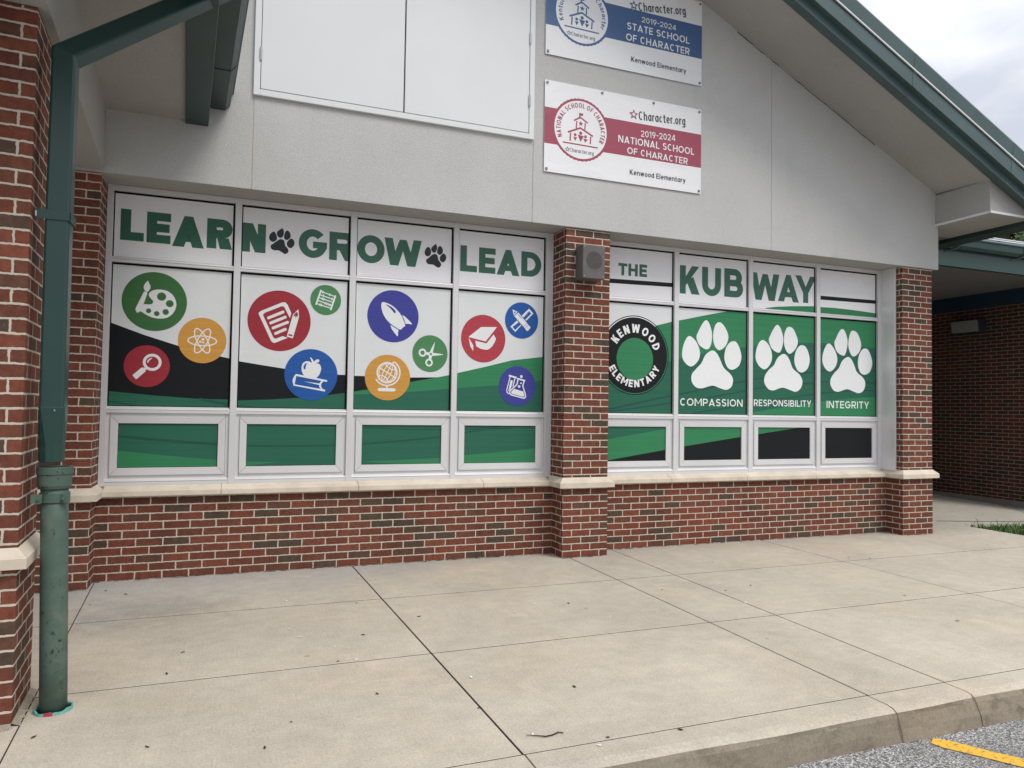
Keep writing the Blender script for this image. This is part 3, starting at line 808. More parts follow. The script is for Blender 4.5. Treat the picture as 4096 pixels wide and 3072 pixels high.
['M2','white','blob',[[8.096,2.482],[8.159,2.46],[8.206,2.386],[8.226,2.304],[8.193,2.22],[8.112,2.164],[8.059,2.189],[8.023,2.269],[8.023,2.364],[8.056,2.461]]],
['M2','white','blob',[[8.293,2.271],[8.344,2.252],[8.392,2.171],[8.409,2.082],[8.37,1.984],[8.285,1.944],[8.209,1.973],[8.174,2.067],[8.189,2.175],[8.24,2.251]]],
['M2','white','blob',[[8.006,2.154],[8.062,2.132],[8.109,2.064],[8.159,1.971],[8.251,1.91],[8.293,1.842],[8.268,1.752],[8.192,1.713],[8.109,1.729],[8.01,1.757],[7.952,1.748],[7.854,1.723],[7.781,1.74],[7.733,1.808],[7.741,1.882],[7.797,1.953],[7.865,2.011],[7.919,2.101]]],
['T','pawblack','blob',[[1.278,3.005],[1.3,2.971],[1.301,2.934],[1.271,2.912],[1.245,2.924],[1.236,2.95],[1.248,2.984]]],
['T','pawblack','blob',[[1.349,3.042],[1.361,3.014],[1.357,2.977],[1.336,2.954],[1.309,2.967],[1.302,2.999],[1.321,3.024]]],
['T','pawblack','blob',[[1.396,3.026],[1.417,3.001],[1.417,2.964],[1.389,2.94],[1.365,2.954],[1.366,2.989],[1.378,3.019]]],
['T','pawblack','blob',[[1.433,2.956],[1.454,2.93],[1.449,2.893],[1.422,2.869],[1.393,2.887],[1.391,2.92],[1.411,2.948]]],
['T','pawblack','blob',[[1.336,2.943],[1.365,2.931],[1.375,2.89],[1.4,2.86],[1.403,2.833],[1.379,2.812],[1.352,2.823],[1.321,2.839],[1.282,2.837],[1.256,2.851],[1.253,2.878],[1.276,2.899],[1.306,2.925]]],
['T','pawblack','blob',[[2.698,3.004],[2.721,2.977],[2.722,2.938],[2.697,2.912],[2.67,2.92],[2.66,2.949],[2.673,2.986]]],
['T','pawblack','blob',[[2.77,3.039],[2.783,3.01],[2.777,2.974],[2.757,2.952],[2.732,2.965],[2.725,2.994],[2.745,3.019]]],
['T','pawblack','blob',[[2.82,3.023],[2.84,2.993],[2.838,2.957],[2.81,2.937],[2.786,2.952],[2.786,2.988],[2.799,3.016]]],
['T','pawblack','blob',[[2.855,2.953],[2.876,2.925],[2.87,2.889],[2.843,2.866],[2.815,2.884],[2.813,2.911],[2.828,2.939]]],
['T','pawblack','blob',[[2.76,2.941],[2.787,2.929],[2.799,2.887],[2.823,2.858],[2.825,2.832],[2.803,2.811],[2.776,2.819],[2.744,2.836],[2.703,2.836],[2.678,2.854],[2.68,2.881],[2.702,2.898],[2.728,2.925]]],
['M','dGreen','disc',[0.336,2.311,0.249,0.25]],
['M','icon','blob',[[0.281,2.483],[0.287,2.466],[0.298,2.447],[0.3,2.425],[0.29,2.401],[0.277,2.388],[0.26,2.399],[0.25,2.421],[0.253,2.447],[0.268,2.471]]],
['M','icon','blob',[[0.251,2.386],[0.264,2.389],[0.277,2.375],[0.252,2.285],[0.25,2.284],[0.302,2.285],[0.321,2.297],[0.322,2.317],[0.301,2.341],[0.289,2.363],[0.297,2.386],[0.328,2.408],[0.374,2.416],[0.427,2.408],[0.475,2.373],[0.5,2.316],[0.498,2.264],[0.473,2.213],[0.428,2.178],[0.375,2.169],[0.323,2.175],[0.276,2.195],[0.232,2.222],[0.224,2.217],[0.208,2.209],[0.197,2.222],[0.195,2.247],[0.221,2.313]]],
['M','dGreen','disc',[0.387,2.357,0.035,0.035]],
['M','dGreen','disc',[0.451,2.301,0.03,0.03]],
['M','dGreen','disc',[0.422,2.228,0.024,0.025]],
['M','dGreen','disc',[0.354,2.21,0.021,0.021]],
['M','dGreen','disc',[0.292,2.23,0.02,0.02]],
['M','gold','disc',[0.715,2.0,0.192,0.196]],
['M','icon','line',0.01,[[0.828,1.996],[0.825,1.987],[0.817,1.978],[0.803,1.97],[0.784,1.964],[0.763,1.959],[0.738,1.956],[0.713,1.955],[0.688,1.957],[0.664,1.96],[0.642,1.965],[0.625,1.972],[0.611,1.98],[0.603,1.988],[0.601,1.998],[0.604,2.007],[0.612,2.016],[0.626,2.023],[0.644,2.03],[0.665,2.035],[0.689,2.038],[0.715,2.039],[0.74,2.038],[0.764,2.035],[0.786,2.03],[0.804,2.023],[0.817,2.015],[0.826,2.006],[0.828,1.996]]],
['M','icon','line',0.01,[[0.766,1.895],[0.757,1.893],[0.746,1.896],[0.734,1.904],[0.72,1.917],[0.706,1.934],[0.692,1.954],[0.68,1.976],[0.669,1.999],[0.66,2.022],[0.654,2.043],[0.651,2.063],[0.652,2.079],[0.655,2.091],[0.661,2.099],[0.67,2.101],[0.681,2.098],[0.694,2.09],[0.708,2.077],[0.722,2.061],[0.735,2.041],[0.748,2.019],[0.759,1.995],[0.768,1.972],[0.773,1.95],[0.776,1.931],[0.776,1.915],[0.773,1.903],[0.766,1.895]]],
['M','icon','line',0.01,[[0.665,1.893],[0.658,1.9],[0.655,1.911],[0.655,1.928],[0.657,1.947],[0.663,1.969],[0.671,1.992],[0.682,2.016],[0.694,2.039],[0.707,2.059],[0.721,2.077],[0.735,2.09],[0.748,2.099],[0.759,2.102],[0.768,2.1],[0.774,2.094],[0.778,2.082],[0.778,2.065],[0.775,2.046],[0.77,2.023],[0.761,2.0],[0.751,1.976],[0.738,1.954],[0.725,1.933],[0.711,1.916],[0.697,1.903],[0.685,1.894],[0.674,1.891],[0.665,1.893]]],
['M','icon','disc',[0.719,2.009,0.012,0.011]],
['M','icon','disc',[0.699,1.988,0.01,0.01]],
['M','icon','disc',[0.722,1.982,0.008,0.008]],
['M','red','disc',[0.293,1.763,0.174,0.176]],
['M','icon','disc',[0.332,1.797,0.071,0.072]],
['M','red','disc',[0.332,1.797,0.049,0.049]],
['M','icon','blob',[[0.332,1.833],[0.317,1.831],[0.301,1.817],[0.292,1.8],[0.297,1.793],[0.303,1.794],[0.31,1.81]]],
['M','icon','poly',[[0.271,1.745],[0.282,1.756],[0.296,1.742],[0.283,1.729]]],
['M','icon','poly',[[0.188,1.681],[0.191,1.688],[0.252,1.749],[0.267,1.75],[0.285,1.731],[0.285,1.72],[0.223,1.655],[0.213,1.652]]],
['M','red','disc',[1.344,2.207,0.27,0.272]],
['M','icon','poly',[[1.166,2.258],[1.169,2.272],[1.185,2.286],[1.363,2.374],[1.387,2.377],[1.409,2.358],[1.443,2.282],[1.432,2.237],[1.385,2.328],[1.373,2.34],[1.358,2.339],[1.218,2.272],[1.204,2.257],[1.206,2.243],[1.292,2.061],[1.305,2.046],[1.32,2.047],[1.374,2.071],[1.417,2.058],[1.315,2.01],[1.3,2.006],[1.278,2.022]]],
['M','icon','line',0.025,[[1.25,2.228],[1.372,2.288]]],
['M','icon','disc',[1.25,2.228,0.012,0.013]],
['M','icon','disc',[1.372,2.288,0.012,0.013]],
['M','icon','line',0.025,[[1.27,2.184],[1.392,2.243]]],
['M','icon','disc',[1.27,2.184,0.012,0.013]],
['M','icon','disc',[1.392,2.243,0.012,0.013]],
['M','icon','line',0.025,[[1.291,2.14],[1.413,2.198]]],
['M','icon','disc',[1.291,2.14,0.012,0.013]],
['M','icon','disc',[1.413,2.198,0.012,0.013]],
['M','icon','line',0.025,[[1.313,2.092],[1.395,2.134]]],
['M','icon','disc',[1.313,2.092,0.012,0.013]],
['M','icon','disc',[1.395,2.133,0.012,0.013]],
['M','icon','poly',[[1.503,2.321],[1.511,2.252],[1.462,2.056],[1.409,2.069],[1.457,2.268]]],
['M','red','poly',[[1.485,2.294],[1.498,2.292],[1.504,2.245],[1.495,2.264],[1.481,2.237],[1.478,2.263],[1.461,2.249],[1.466,2.269]]],
['M','red','poly',[[1.425,2.095],[1.459,2.086],[1.456,2.071],[1.422,2.08]]],
['M','dGreen2','disc',[1.743,2.422,0.137,0.138]],
['M','icon','line',0.015,[[1.699,2.511],[1.657,2.373]]],
['M','icon','line',0.015,[[1.829,2.47],[1.788,2.332]]],
['M','icon','line',0.009,[[1.696,2.498],[1.822,2.46]]],
['M','icon','line',0.009,[[1.688,2.467],[1.813,2.431]]],
['M','icon','line',0.009,[[1.681,2.44],[1.807,2.405]]],
['M','icon','line',0.009,[[1.673,2.413],[1.799,2.375]]],
['M','icon','line',0.009,[[1.664,2.383],[1.79,2.348]]],
['M','icon','line',0.009,[[1.717,2.504],[1.711,2.481]]],
['M','icon','line',0.009,[[1.78,2.484],[1.774,2.461]]],
['M','icon','line',0.009,[[1.723,2.472],[1.717,2.449]]],
['M','icon','line',0.009,[[1.802,2.447],[1.796,2.423]]],
['M','icon','line',0.009,[[1.715,2.444],[1.709,2.42]]],
['M','icon','line',0.009,[[1.729,2.439],[1.723,2.415]]],
['M','icon','line',0.009,[[1.739,2.404],[1.733,2.381]]],
['M','icon','line',0.009,[[1.754,2.399],[1.748,2.376]]],
['M','icon','line',0.009,[[1.77,2.394],[1.764,2.371]]],
['M','icon','line',0.009,[[1.786,2.389],[1.779,2.366]]],
['M','icon','line',0.009,[[1.694,2.388],[1.688,2.365]]],
['M','icon','line',0.009,[[1.708,2.384],[1.702,2.361]]],
['M','blue','disc',[1.63,1.734,0.233,0.232]],
['M','icon','blob',[[1.617,1.891],[1.634,1.88],[1.646,1.861],[1.65,1.853],[1.671,1.872],[1.692,1.874],[1.699,1.866],[1.69,1.849],[1.667,1.839],[1.693,1.835],[1.712,1.814],[1.715,1.781],[1.701,1.737],[1.672,1.706],[1.622,1.707],[1.569,1.724],[1.549,1.759],[1.544,1.797],[1.553,1.831],[1.576,1.851],[1.602,1.855],[1.632,1.844],[1.626,1.866]]],
['M','blue','blob',[[1.592,1.839],[1.582,1.815],[1.577,1.783],[1.567,1.782],[1.561,1.795],[1.566,1.82],[1.579,1.834]]],
['M','icon','poly',[[1.493,1.737],[1.772,1.688],[1.77,1.672],[1.498,1.718]]],
['M','icon','poly',[[1.477,1.644],[1.757,1.6],[1.754,1.583],[1.475,1.632]]],
['M','icon','poly',[[1.492,1.73],[1.5,1.725],[1.488,1.64],[1.478,1.637],[1.469,1.67],[1.472,1.694],[1.482,1.714]]],
['M','icon','blob',[[1.724,1.683],[1.74,1.677],[1.722,1.655],[1.721,1.627],[1.739,1.6],[1.72,1.603],[1.704,1.627],[1.704,1.654]]],
['M','icon','poly',[[1.566,1.671],[1.708,1.655],[1.703,1.642]]],
['M','purple','disc',[2.369,2.311,0.245,0.247]],
['M','icon','blob',[[2.255,2.426],[2.266,2.438],[2.303,2.433],[2.355,2.411],[2.402,2.374],[2.444,2.325],[2.468,2.277],[2.484,2.228],[2.461,2.208],[2.441,2.188],[2.4,2.204],[2.348,2.236],[2.3,2.282],[2.268,2.337],[2.253,2.393]]],
['M','purple','blob',[[2.295,2.419],[2.332,2.407],[2.367,2.386],[2.391,2.359],[2.388,2.343],[2.374,2.345],[2.344,2.379]]],
['M','icon','poly',[[2.453,2.328],[2.479,2.316],[2.521,2.28],[2.551,2.249],[2.539,2.243],[2.518,2.248],[2.488,2.245],[2.474,2.286]]],
['M','icon','poly',[[2.342,2.227],[2.383,2.203],[2.422,2.184],[2.417,2.162],[2.417,2.128],[2.409,2.124],[2.378,2.16],[2.354,2.193]]],
['M','dGreen2','disc',[2.734,1.972,0.174,0.177]],
['M','icon','poly',[[2.777,2.084],[2.78,2.081],[2.76,1.982],[2.748,1.922],[2.742,1.917],[2.721,1.924],[2.723,1.956],[2.729,1.986],[2.755,2.041]]],
['M','icon','poly',[[2.862,1.971],[2.862,1.965],[2.75,1.949],[2.721,1.955],[2.692,1.961],[2.696,1.984],[2.729,1.984],[2.763,1.981]]],
['M','icon','disc',[2.659,1.978,0.038,0.039]],
['M','dGreen2','disc',[2.659,1.978,0.021,0.021]],
['M','icon','disc',[2.725,1.885,0.037,0.038]],
['M','dGreen2','disc',[2.725,1.885,0.02,0.021]],
['M','dGreen2','disc',[2.742,1.968,0.011,0.011]],
['M','gold','disc',[2.328,1.729,0.214,0.215]],
['M','icon','line',0.014,[[2.414,1.778],[2.413,1.761],[2.409,1.745],[2.403,1.73],[2.394,1.716],[2.382,1.704],[2.369,1.694],[2.355,1.687],[2.339,1.683],[2.323,1.681],[2.307,1.682],[2.291,1.685],[2.276,1.692],[2.263,1.701],[2.251,1.712],[2.242,1.725],[2.235,1.74],[2.23,1.755],[2.228,1.772],[2.229,1.788],[2.233,1.804],[2.24,1.819],[2.249,1.833],[2.26,1.845],[2.273,1.854],[2.287,1.862],[2.303,1.867],[2.319,1.869],[2.335,1.868],[2.351,1.864],[2.366,1.858],[2.379,1.849],[2.391,1.838],[2.401,1.825],[2.408,1.81],[2.413,1.794],[2.414,1.778]]],
['M','icon','line',0.008,[[2.285,1.691],[2.279,1.696],[2.275,1.704],[2.272,1.715],[2.272,1.729],[2.275,1.745],[2.279,1.762],[2.284,1.78],[2.292,1.797],[2.301,1.813],[2.311,1.828],[2.321,1.841],[2.331,1.851],[2.341,1.857],[2.349,1.859],[2.357,1.859],[2.363,1.854],[2.367,1.846],[2.369,1.834],[2.37,1.821],[2.368,1.805],[2.363,1.787],[2.357,1.77],[2.35,1.752],[2.341,1.736],[2.331,1.721],[2.321,1.708],[2.311,1.699],[2.301,1.693],[2.292,1.69],[2.285,1.691]]],
['M','icon','line',0.008,[[2.285,1.691],[2.271,1.699],[2.26,1.71],[2.252,1.724],[2.246,1.74],[2.244,1.758],[2.245,1.776],[2.249,1.794],[2.257,1.812],[2.267,1.828],[2.28,1.841],[2.294,1.852],[2.31,1.859],[2.326,1.863],[2.342,1.863],[2.357,1.859],[2.371,1.851],[2.382,1.84],[2.391,1.826],[2.396,1.81],[2.399,1.792],[2.397,1.773],[2.393,1.755],[2.385,1.737],[2.375,1.721],[2.362,1.708],[2.348,1.697],[2.332,1.69],[2.316,1.687],[2.3,1.687],[2.285,1.691]]],
['M','icon','line',0.011,[[2.246,1.819],[2.322,1.777],[2.398,1.729]]],
['M','icon','line',0.009,[[2.306,1.855],[2.331,1.822],[2.367,1.803],[2.404,1.807]]],
['M','icon','line',0.009,[[2.239,1.744],[2.278,1.746],[2.313,1.727],[2.334,1.693]]],
['M','icon','line',0.008,[[2.358,1.855],[2.322,1.769],[2.282,1.694]]],
['M','icon','line',0.013,[[2.387,1.878],[2.402,1.867],[2.415,1.853],[2.426,1.838],[2.435,1.821],[2.441,1.802],[2.443,1.784],[2.443,1.764],[2.44,1.746],[2.433,1.728],[2.424,1.711],[2.413,1.695],[2.399,1.682],[2.383,1.671],[2.366,1.662],[2.348,1.657],[2.329,1.654],[2.31,1.654],[2.291,1.657],[2.273,1.663],[2.257,1.671],[2.241,1.683],[2.228,1.696],[2.217,1.711]]],
['M','icon','line',0.011,[[2.38,1.881],[2.373,1.86]]],
['M','icon','poly',[[2.314,1.653],[2.329,1.653],[2.329,1.628],[2.315,1.628]]],
['M','icon','line',0.031,[[2.252,1.614],[2.388,1.614]]],
['M','icon','disc',[2.252,1.614,0.015,0.015]],
['M','icon','disc',[2.389,1.614,0.016,0.015]],
['M','red2','disc',[3.274,2.144,0.232,0.236]],
['M','icon','poly',[[3.117,2.152],[3.247,2.258],[3.414,2.266],[3.298,2.117]]],
['M','icon','poly',[[3.12,2.144],[3.169,2.073],[3.169,2.016],[3.139,2.06]]],
['M','icon','poly',[[3.189,2.119],[3.306,2.097],[3.38,2.191],[3.406,2.148],[3.391,2.11],[3.367,2.071],[3.337,2.044],[3.313,2.035],[3.289,2.035],[3.246,2.042],[3.201,2.063]]],
['M','blue','disc',[3.68,2.348,0.181,0.184]],
['M','icon','poly',[[3.758,2.475],[3.806,2.427],[3.73,2.348],[3.718,2.358],[3.782,2.424],[3.757,2.45],[3.695,2.378],[3.68,2.398]]],
['M','icon','poly',[[3.629,2.345],[3.645,2.33],[3.581,2.278],[3.608,2.247],[3.67,2.304],[3.675,2.297],[3.61,2.228],[3.559,2.28]]],
['M','icon','line',0.008,[[3.74,2.448],[3.758,2.438]]],
['M','icon','line',0.008,[[3.726,2.431],[3.74,2.421]]],
['M','icon','line',0.008,[[3.708,2.415],[3.729,2.404]]],
['M','icon','line',0.008,[[3.695,2.399],[3.711,2.388]]],
['M','icon','line',0.007,[[3.618,2.335],[3.637,2.321]]],
['M','icon','line',0.007,[[3.602,2.319],[3.618,2.305]]],
['M','icon','line',0.007,[[3.586,2.305],[3.605,2.292]]],
['M','icon','poly',[[3.577,2.453],[3.633,2.434],[3.594,2.393]]],
['M','blue','poly',[[3.602,2.436],[3.618,2.433],[3.595,2.409],[3.596,2.427]]],
['M','icon','poly',[[3.641,2.427],[3.736,2.327],[3.697,2.288],[3.599,2.388]]],
['M','blue','blob',[[3.637,2.404],[3.646,2.404],[3.693,2.357],[3.663,2.38]]],
['M','icon','poly',[[3.737,2.325],[3.752,2.309],[3.715,2.271],[3.7,2.285]]],
['M','icon','poly',[[3.755,2.306],[3.776,2.286],[3.775,2.276],[3.748,2.246],[3.736,2.246],[3.716,2.267]]],
['M','purple','disc',[3.644,1.683,0.198,0.201]],
['M','icon','line',0.017,[[3.549,1.786],[3.633,1.767]]],
['M','icon','line',0.016,[[3.638,1.759],[3.727,1.738]]],
['M','icon','line',0.01,[[3.563,1.774],[3.529,1.638],[3.533,1.616],[3.552,1.601]]],
['M','icon','line',0.011,[[3.616,1.762],[3.595,1.678]]],
['M','icon','line',0.013,[[3.648,1.747],[3.639,1.699],[3.565,1.634],[3.56,1.611],[3.576,1.594],[3.718,1.561],[3.735,1.575],[3.728,1.61],[3.702,1.685],[3.715,1.734]]],
['M','icon','poly',[[3.57,1.742],[3.593,1.735],[3.578,1.667],[3.546,1.624],[3.551,1.656]]],
['M','icon','poly',[[3.608,1.654],[3.708,1.629],[3.72,1.59],[3.712,1.575],[3.582,1.606],[3.577,1.622]]],
['M','icon','disc',[3.685,1.78,0.014,0.015]],
['M','icon','disc',[3.682,1.712,0.009,0.008]],
['M','icon','disc',[3.662,1.679,0.014,0.013]],
['M2','black','disc',[4.999,2.051,0.428,0.429]],
['M2','badgering','ring',[4.999,2.051,0.428,0.429],0.955,0.975],
['M2','white','line',0.009,[[5.253,2.377],[5.218,2.402],[5.18,2.423],[5.14,2.44],[5.099,2.453],[5.056,2.461],[5.013,2.465],[4.97,2.464],[4.927,2.459],[4.885,2.449],[4.844,2.435],[4.805,2.417],[4.768,2.394],[4.734,2.368],[4.702,2.339],[4.674,2.306],[4.649,2.27],[4.628,2.232],[4.611,2.193],[4.598,2.151]]],
['M2','black','disc',[4.997,2.051,0.397,0.398]],
['M2','lgreen','disc',[5.003,2.01,0.226,0.228]],
['M2','white','arctext','KENWOOD',[4.997,2.051,0.397,0.398],0.61,0.235,153,13,1,0.22],
['M2','white','arctext','ELEMENTARY',[4.997,2.051,0.397,0.398],0.87,0.20,204,338,0,0.23]]
BAN = {
'texts':[['Character.org',[4.807,4.457],[5.376,4.49],0.099],['2019-2024',[4.833,4.285],[5.251,4.3],0.072],['NATIONAL SCHOOL',[4.566,4.19],[5.488,4.186],0.079],['OF CHARACTER',[4.671,4.086],[5.406,4.072],0.074],['Kenwood Elementary',[4.705,3.875],[5.382,3.873],0.058]],
'texts1':[['Character.org',[4.794,5.598],[5.372,5.68],0.1],['2019-2024',[4.829,5.489],[5.248,5.485],0.064],['STATE SCHOOL',[4.655,5.38],[5.416,5.375],0.08],['OF CHARACTER',[4.643,5.262],[5.42,5.256],0.08],['Kenwood Elementary',[4.707,5.051],[5.378,5.048],0.058]],
'small':['Character.org',[4.022,4.012],[4.287,4.01],0.049],
'star':[[3.996,4.032],0.035],
'icon':[['line',0.014,[[4.128,4.417],[4.127,4.358]]],['line',0.016,[[4.064,4.33],[4.134,4.373],[4.218,4.327]]],['line',0.014,[[4.095,4.33],[4.09,4.255]]],['line',0.014,[[4.189,4.325],[4.186,4.256]]],['line',0.018,[[3.999,4.204],[4.136,4.266],[4.278,4.202]]],['line',0.015,[[4.029,4.203],[4.024,4.12]]],['line',0.015,[[4.253,4.196],[4.248,4.119]]],['line',0.014,[[3.945,4.097],[4.333,4.093]]],['poly',0,[[4.131,4.416],[4.167,4.415],[4.162,4.391],[4.131,4.391]]],['poly',0,[[4.059,4.167],[4.103,4.166],[4.079,4.126]]],['poly',0,[[4.106,4.195],[4.176,4.189],[4.14,4.125]]],['poly',0,[[4.169,4.166],[4.221,4.161],[4.192,4.124]]]],
'dots':[[[4.079,4.189],0.014],[[4.14,4.214],0.016],[[4.194,4.186],0.014]],
'hstar':[[4.14,4.31],0.035]}
LEAVES=[(0.253, -0.482), (0.056, -0.732), (0.097, -0.323), (0.675, -2.357), (0.735, -2.017), (0.2, -2.985), (0.666, -3.244), (1.781, -2.022), (2.217, -1.738), (1.13, -3.415), (1.254, -3.193), (1.687, -2.994), (1.862, -1.261), (2.121, -3.325), (1.565, -2.458), (4.268, -1.618), (4.748, -1.806), (5.069, -1.724), (2.677, -3.234), (2.911, -3.853), (3.359, -1.752), (2.558, -3.812), (7.011, -1.169), (6.821, -1.076), (8.97, -0.992), (12.306, 2.131), (11.766, 1.601), (6.048, -2.383), (5.795, -3.026)]
PETALS=[(1.351, -1.751), (1.401, -1.94), (1.581, -2.208), (1.669, -2.459), (2.207, -2.933), (1.382, -1.046), (3.115, -1.686), (3.277, -1.702), (3.49, -2.155), (2.255, -3.674), (2.487, -3.868), (4.658, -2.161), (2.893, -1.839)]
TWIG=[(2.22, -3.677), (2.257, -3.695), (2.298, -3.718), (2.332, -3.715), (2.369, -3.698), (2.387, -3.714)]
# ------------------------------------------------------------------ THE SETTING: ground
mb = MB()
mb.box(-60, 120, -120, 60, -0.40, -0.15, 'asphalt')
tag(mb.build('parking_lot'), kind='structure')

mb = MB()
gap = 0.007
mb.box(-8, 10.05, -3.84, 3.0, -0.14, -0.006, 'crack')                     # dirt at the bottom of the joints
def jl(x):                                                                 # left joint follows the porch axis
    return lambda y: x[0]+(x[1]-x[0])*(y/-4.0)
cuts = [lambda y: -8.0, jl((-0.03, 0.17)), jl((2.028, 2.150)), jl((4.10, 4.075)), jl((4.70, 4.63)), jl((6.63, 6.655)), lambda y: 10.05]
gaps = [0, 0.006, 0.010, 0.009, 0.009, 0.009, 0]
rows = [(3.0, -1.19, 0.016), (-1.19, -2.49, 0.013), (-2.49, -3.83, 0.011)]
for i in range(len(cuts)-1):
    for (ya, yb, g) in rows:
        y0, y1 = yb+g/2, ya-g/2
        gl, gr = gaps[i]/2, gaps[i+1]/2
        pts = [(cuts[i](y0)+gl, y0), (cuts[i+1](y0)-gr, y0), (cuts[i+1](y1)-gr, y1), (cuts[i](y1)+gl, y1)]
        e = 0.0015
        inner = [(pts[0][0]+e, pts[0][1]+e), (pts[1][0]-e, pts[1][1]+e), (pts[2][0]-e, pts[2][1]-e), (pts[3][0]+e, pts[3][1]-e)]
        mb.face([(p[0], p[1], 0.0) for p in inner], 'concrete')
        for a in range(4):
            b = (a+1) % 4
            mb.face([(pts[a][0], pts[a][1], -0.002), (pts[b][0], pts[b][1], -0.002), (inner[b][0], inner[b][1], 0), (inner[a][0], inner[a][1], 0)], 'concrete')
            mb.face([(pts[a][0], pts[a][1], -0.016), (pts[b][0], pts[b][1], -0.016), (pts[b][0], pts[b][1], -0.002), (pts[a][0], pts[a][1], -0.002)], 'crack')
tag(mb.build('sidewalk'), kind='structure')

# kerb: rounded nose, stained face
mb = MB()
def kerb_y(x):  return -3.995-0.010*(x-2.1)*0
prof = [(-3.834, 0.0), (-3.955, -0.001), (-3.985, -0.007), (-4.005, -0.020), (-4.016, -0.040), (-4.035, -0.095), (-4.050, -0.16)]
kc = [-8.0, 0.17, 2.15, 4.07, 4.625, 6.655, 10.05]
for i in range(len(kc)-1):
    a, b = kc[i]+0.004, kc[i+1]-0.004
    n = max(2, int((b-a)/0.08))
    for k in range(n):
        xa, xb = a+(b-a)*k/n, a+(b-a)*(k+1)/n
        for j in range(len(prof)-1):
            w = lambda x, jj: 0.006*math.sin(x*2.3+jj)+0.004*math.sin(x*7.1+jj*2) if jj > 1 else 0
            p, q = prof[j], prof[j+1]
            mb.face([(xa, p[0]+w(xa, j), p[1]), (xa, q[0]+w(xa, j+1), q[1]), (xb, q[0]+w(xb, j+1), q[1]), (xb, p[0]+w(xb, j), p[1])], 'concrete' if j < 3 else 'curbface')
    for xx in (a, b):
        mb.face([(xx, p[0], p[1]) for p in prof]+[(xx, -3.834, -0.16)], 'concrete')
mb.box(-8, 10.05, -3.99, -3.84, -0.15, -0.03, 'crack')
tag(mb.build('kerb', smooth=False), kind='structure')

# painted bay line on the parking lot
mb = MB()
d = Vector((0.213, -0.328)).normalized(); nrm = Vector((d.y, -d.x))
o0 = Vector((4.222, -4.080))
for k in range(36):
    a, b = o0+d*(0.05*k), o0+d*(0.05*(k+1))
    wv = lambda s: 0.047+0.004*math.sin(s*9.1)+0.003*math.sin(s*23)
    wa, wb = wv(0.05*k), wv(0.05*(k+1))
    if k == 0: wa *= 0.72
    mb.face([(a.x-nrm.x*wa, a.y-nrm.y*wa, -0.146), (a.x+nrm.x*wa, a.y+nrm.y*wa, -0.146), (b.x+nrm.x*wb, b.y+nrm.y*wb, -0.146), (b.x-nrm.x*wb, b.y-nrm.y*wb, -0.146)], 'yellow')
tag(mb.build('bay_line'), kind='structure')

# sloping walk between the two buildings
mb = MB()
def walk_z(x, y): return -0.012-0.036*(x-10.0)+0.030*(y-2.2)*min(1, max(0, (x-10)/4))
xs = [10.05+i*0.4 for i in range(11)]; ys = [0.62, 0.66, 1.4, 2.2, 3.0, 4.0, 6.0, 9.0]
for i in range(len(xs)-1):
    for j in range(len(ys)-1):
        mb.face([(xs[i], ys[j], walk_z(xs[i], ys[j])), (xs[i+1], ys[j], walk_z(xs[i+1], ys[j])), (xs[i+1], ys[j+1], walk_z(xs[i+1], ys[j+1])), (xs[i], ys[j+1], walk_z(xs[i], ys[j+1]))], 'concrete')
mb.box(9.0, 10.05, 3.0, 9.0, -0.1, -0.005, 'concrete')
for i in range(len(xs)-1):      # front band below the slab edge, with the open crack
    a, b = xs[i], xs[i+1]
    mb.face([(a, 0.20, walk_z(a, 0.6)-0.02), (b, 0.20, walk_z(b, 0.6)-0.02), (b, 0.60, walk_z(b, 0.6)-0.004), (a, 0.60, walk_z(a, 0.6)-0.004)], 'concrete')
    mb.face([(a, 0.60, walk_z(a, 0.6)-0.030), (b, 0.60, walk_z(b, 0.6)-0.030), (b, 0.62, walk_z(b, 0.6)-0.030), (a, 0.62, walk_z(a, 0.6)-0.030)], 'crack')
tag(mb.build('walkway'), kind='structure')

mb = MB()
mb.face([(10.05, -4.0, -0.05), (40, -4.0, -0.05), (40, 0.22, -0.30), (14.0, 0.22, -0.17), (10.05, 0.22, -0.05)], 'soil')
mb.face([(14.0, 0.2, -0.2), (60, 0.2, -0.3), (60, 50, -0.3), (14.0, 50, -0.2)], 'soil')
tag(mb.build('ground'), kind='structure')
mb = MB()
rg = random.Random(3)
for k in range(5200):
    x = 10.05+rg.random()**1.3*3.4; y = 0.12-rg.random()*2.2
    if x < 10.13 and rg.random() < 0.5: continue
    zb = -0.05-0.03*(x-10)
    hgt = rg.uniform(0.035, 0.115)*(1.0 if rg.random() < 0.93 else 1.8)
    if y > 0.05: hgt *= 0.8
    a = rg.uniform(0, 6.28); w = rg.uniform(0.004, 0.010)
    lx, ly = math.cos(a+1.3)*hgt*rg.uniform(0.1, 0.8), math.sin(a+1.3)*hgt*rg.uniform(0.1, 0.8)
    dx, dy = math.cos(a)*w, math.sin(a)*w
    mb.face([(x-dx, y-dy, zb), (x+dx, y+dy, zb), (x+dx*0.7+lx*0.4, y+dy*0.7+ly*0.4, zb+hgt*0.65), (x-dx*0.7+lx*0.4, y-dy*0.7+ly*0.4, zb+hgt*0.65)], 'grass')
    mb.face([(x-dx*0.7+lx*0.4, y-dy*0.7+ly*0.4, zb+hgt*0.65), (x+dx*0.7+lx*0.4, y+dy*0.7+ly*0.4, zb+hgt*0.65), (x+lx, y+ly, zb+hgt)], 'grass')
tag(mb.build('grass', fixn=False), 'green grass and weeds growing at the corner of the concrete walk', 'grass', kind='stuff')

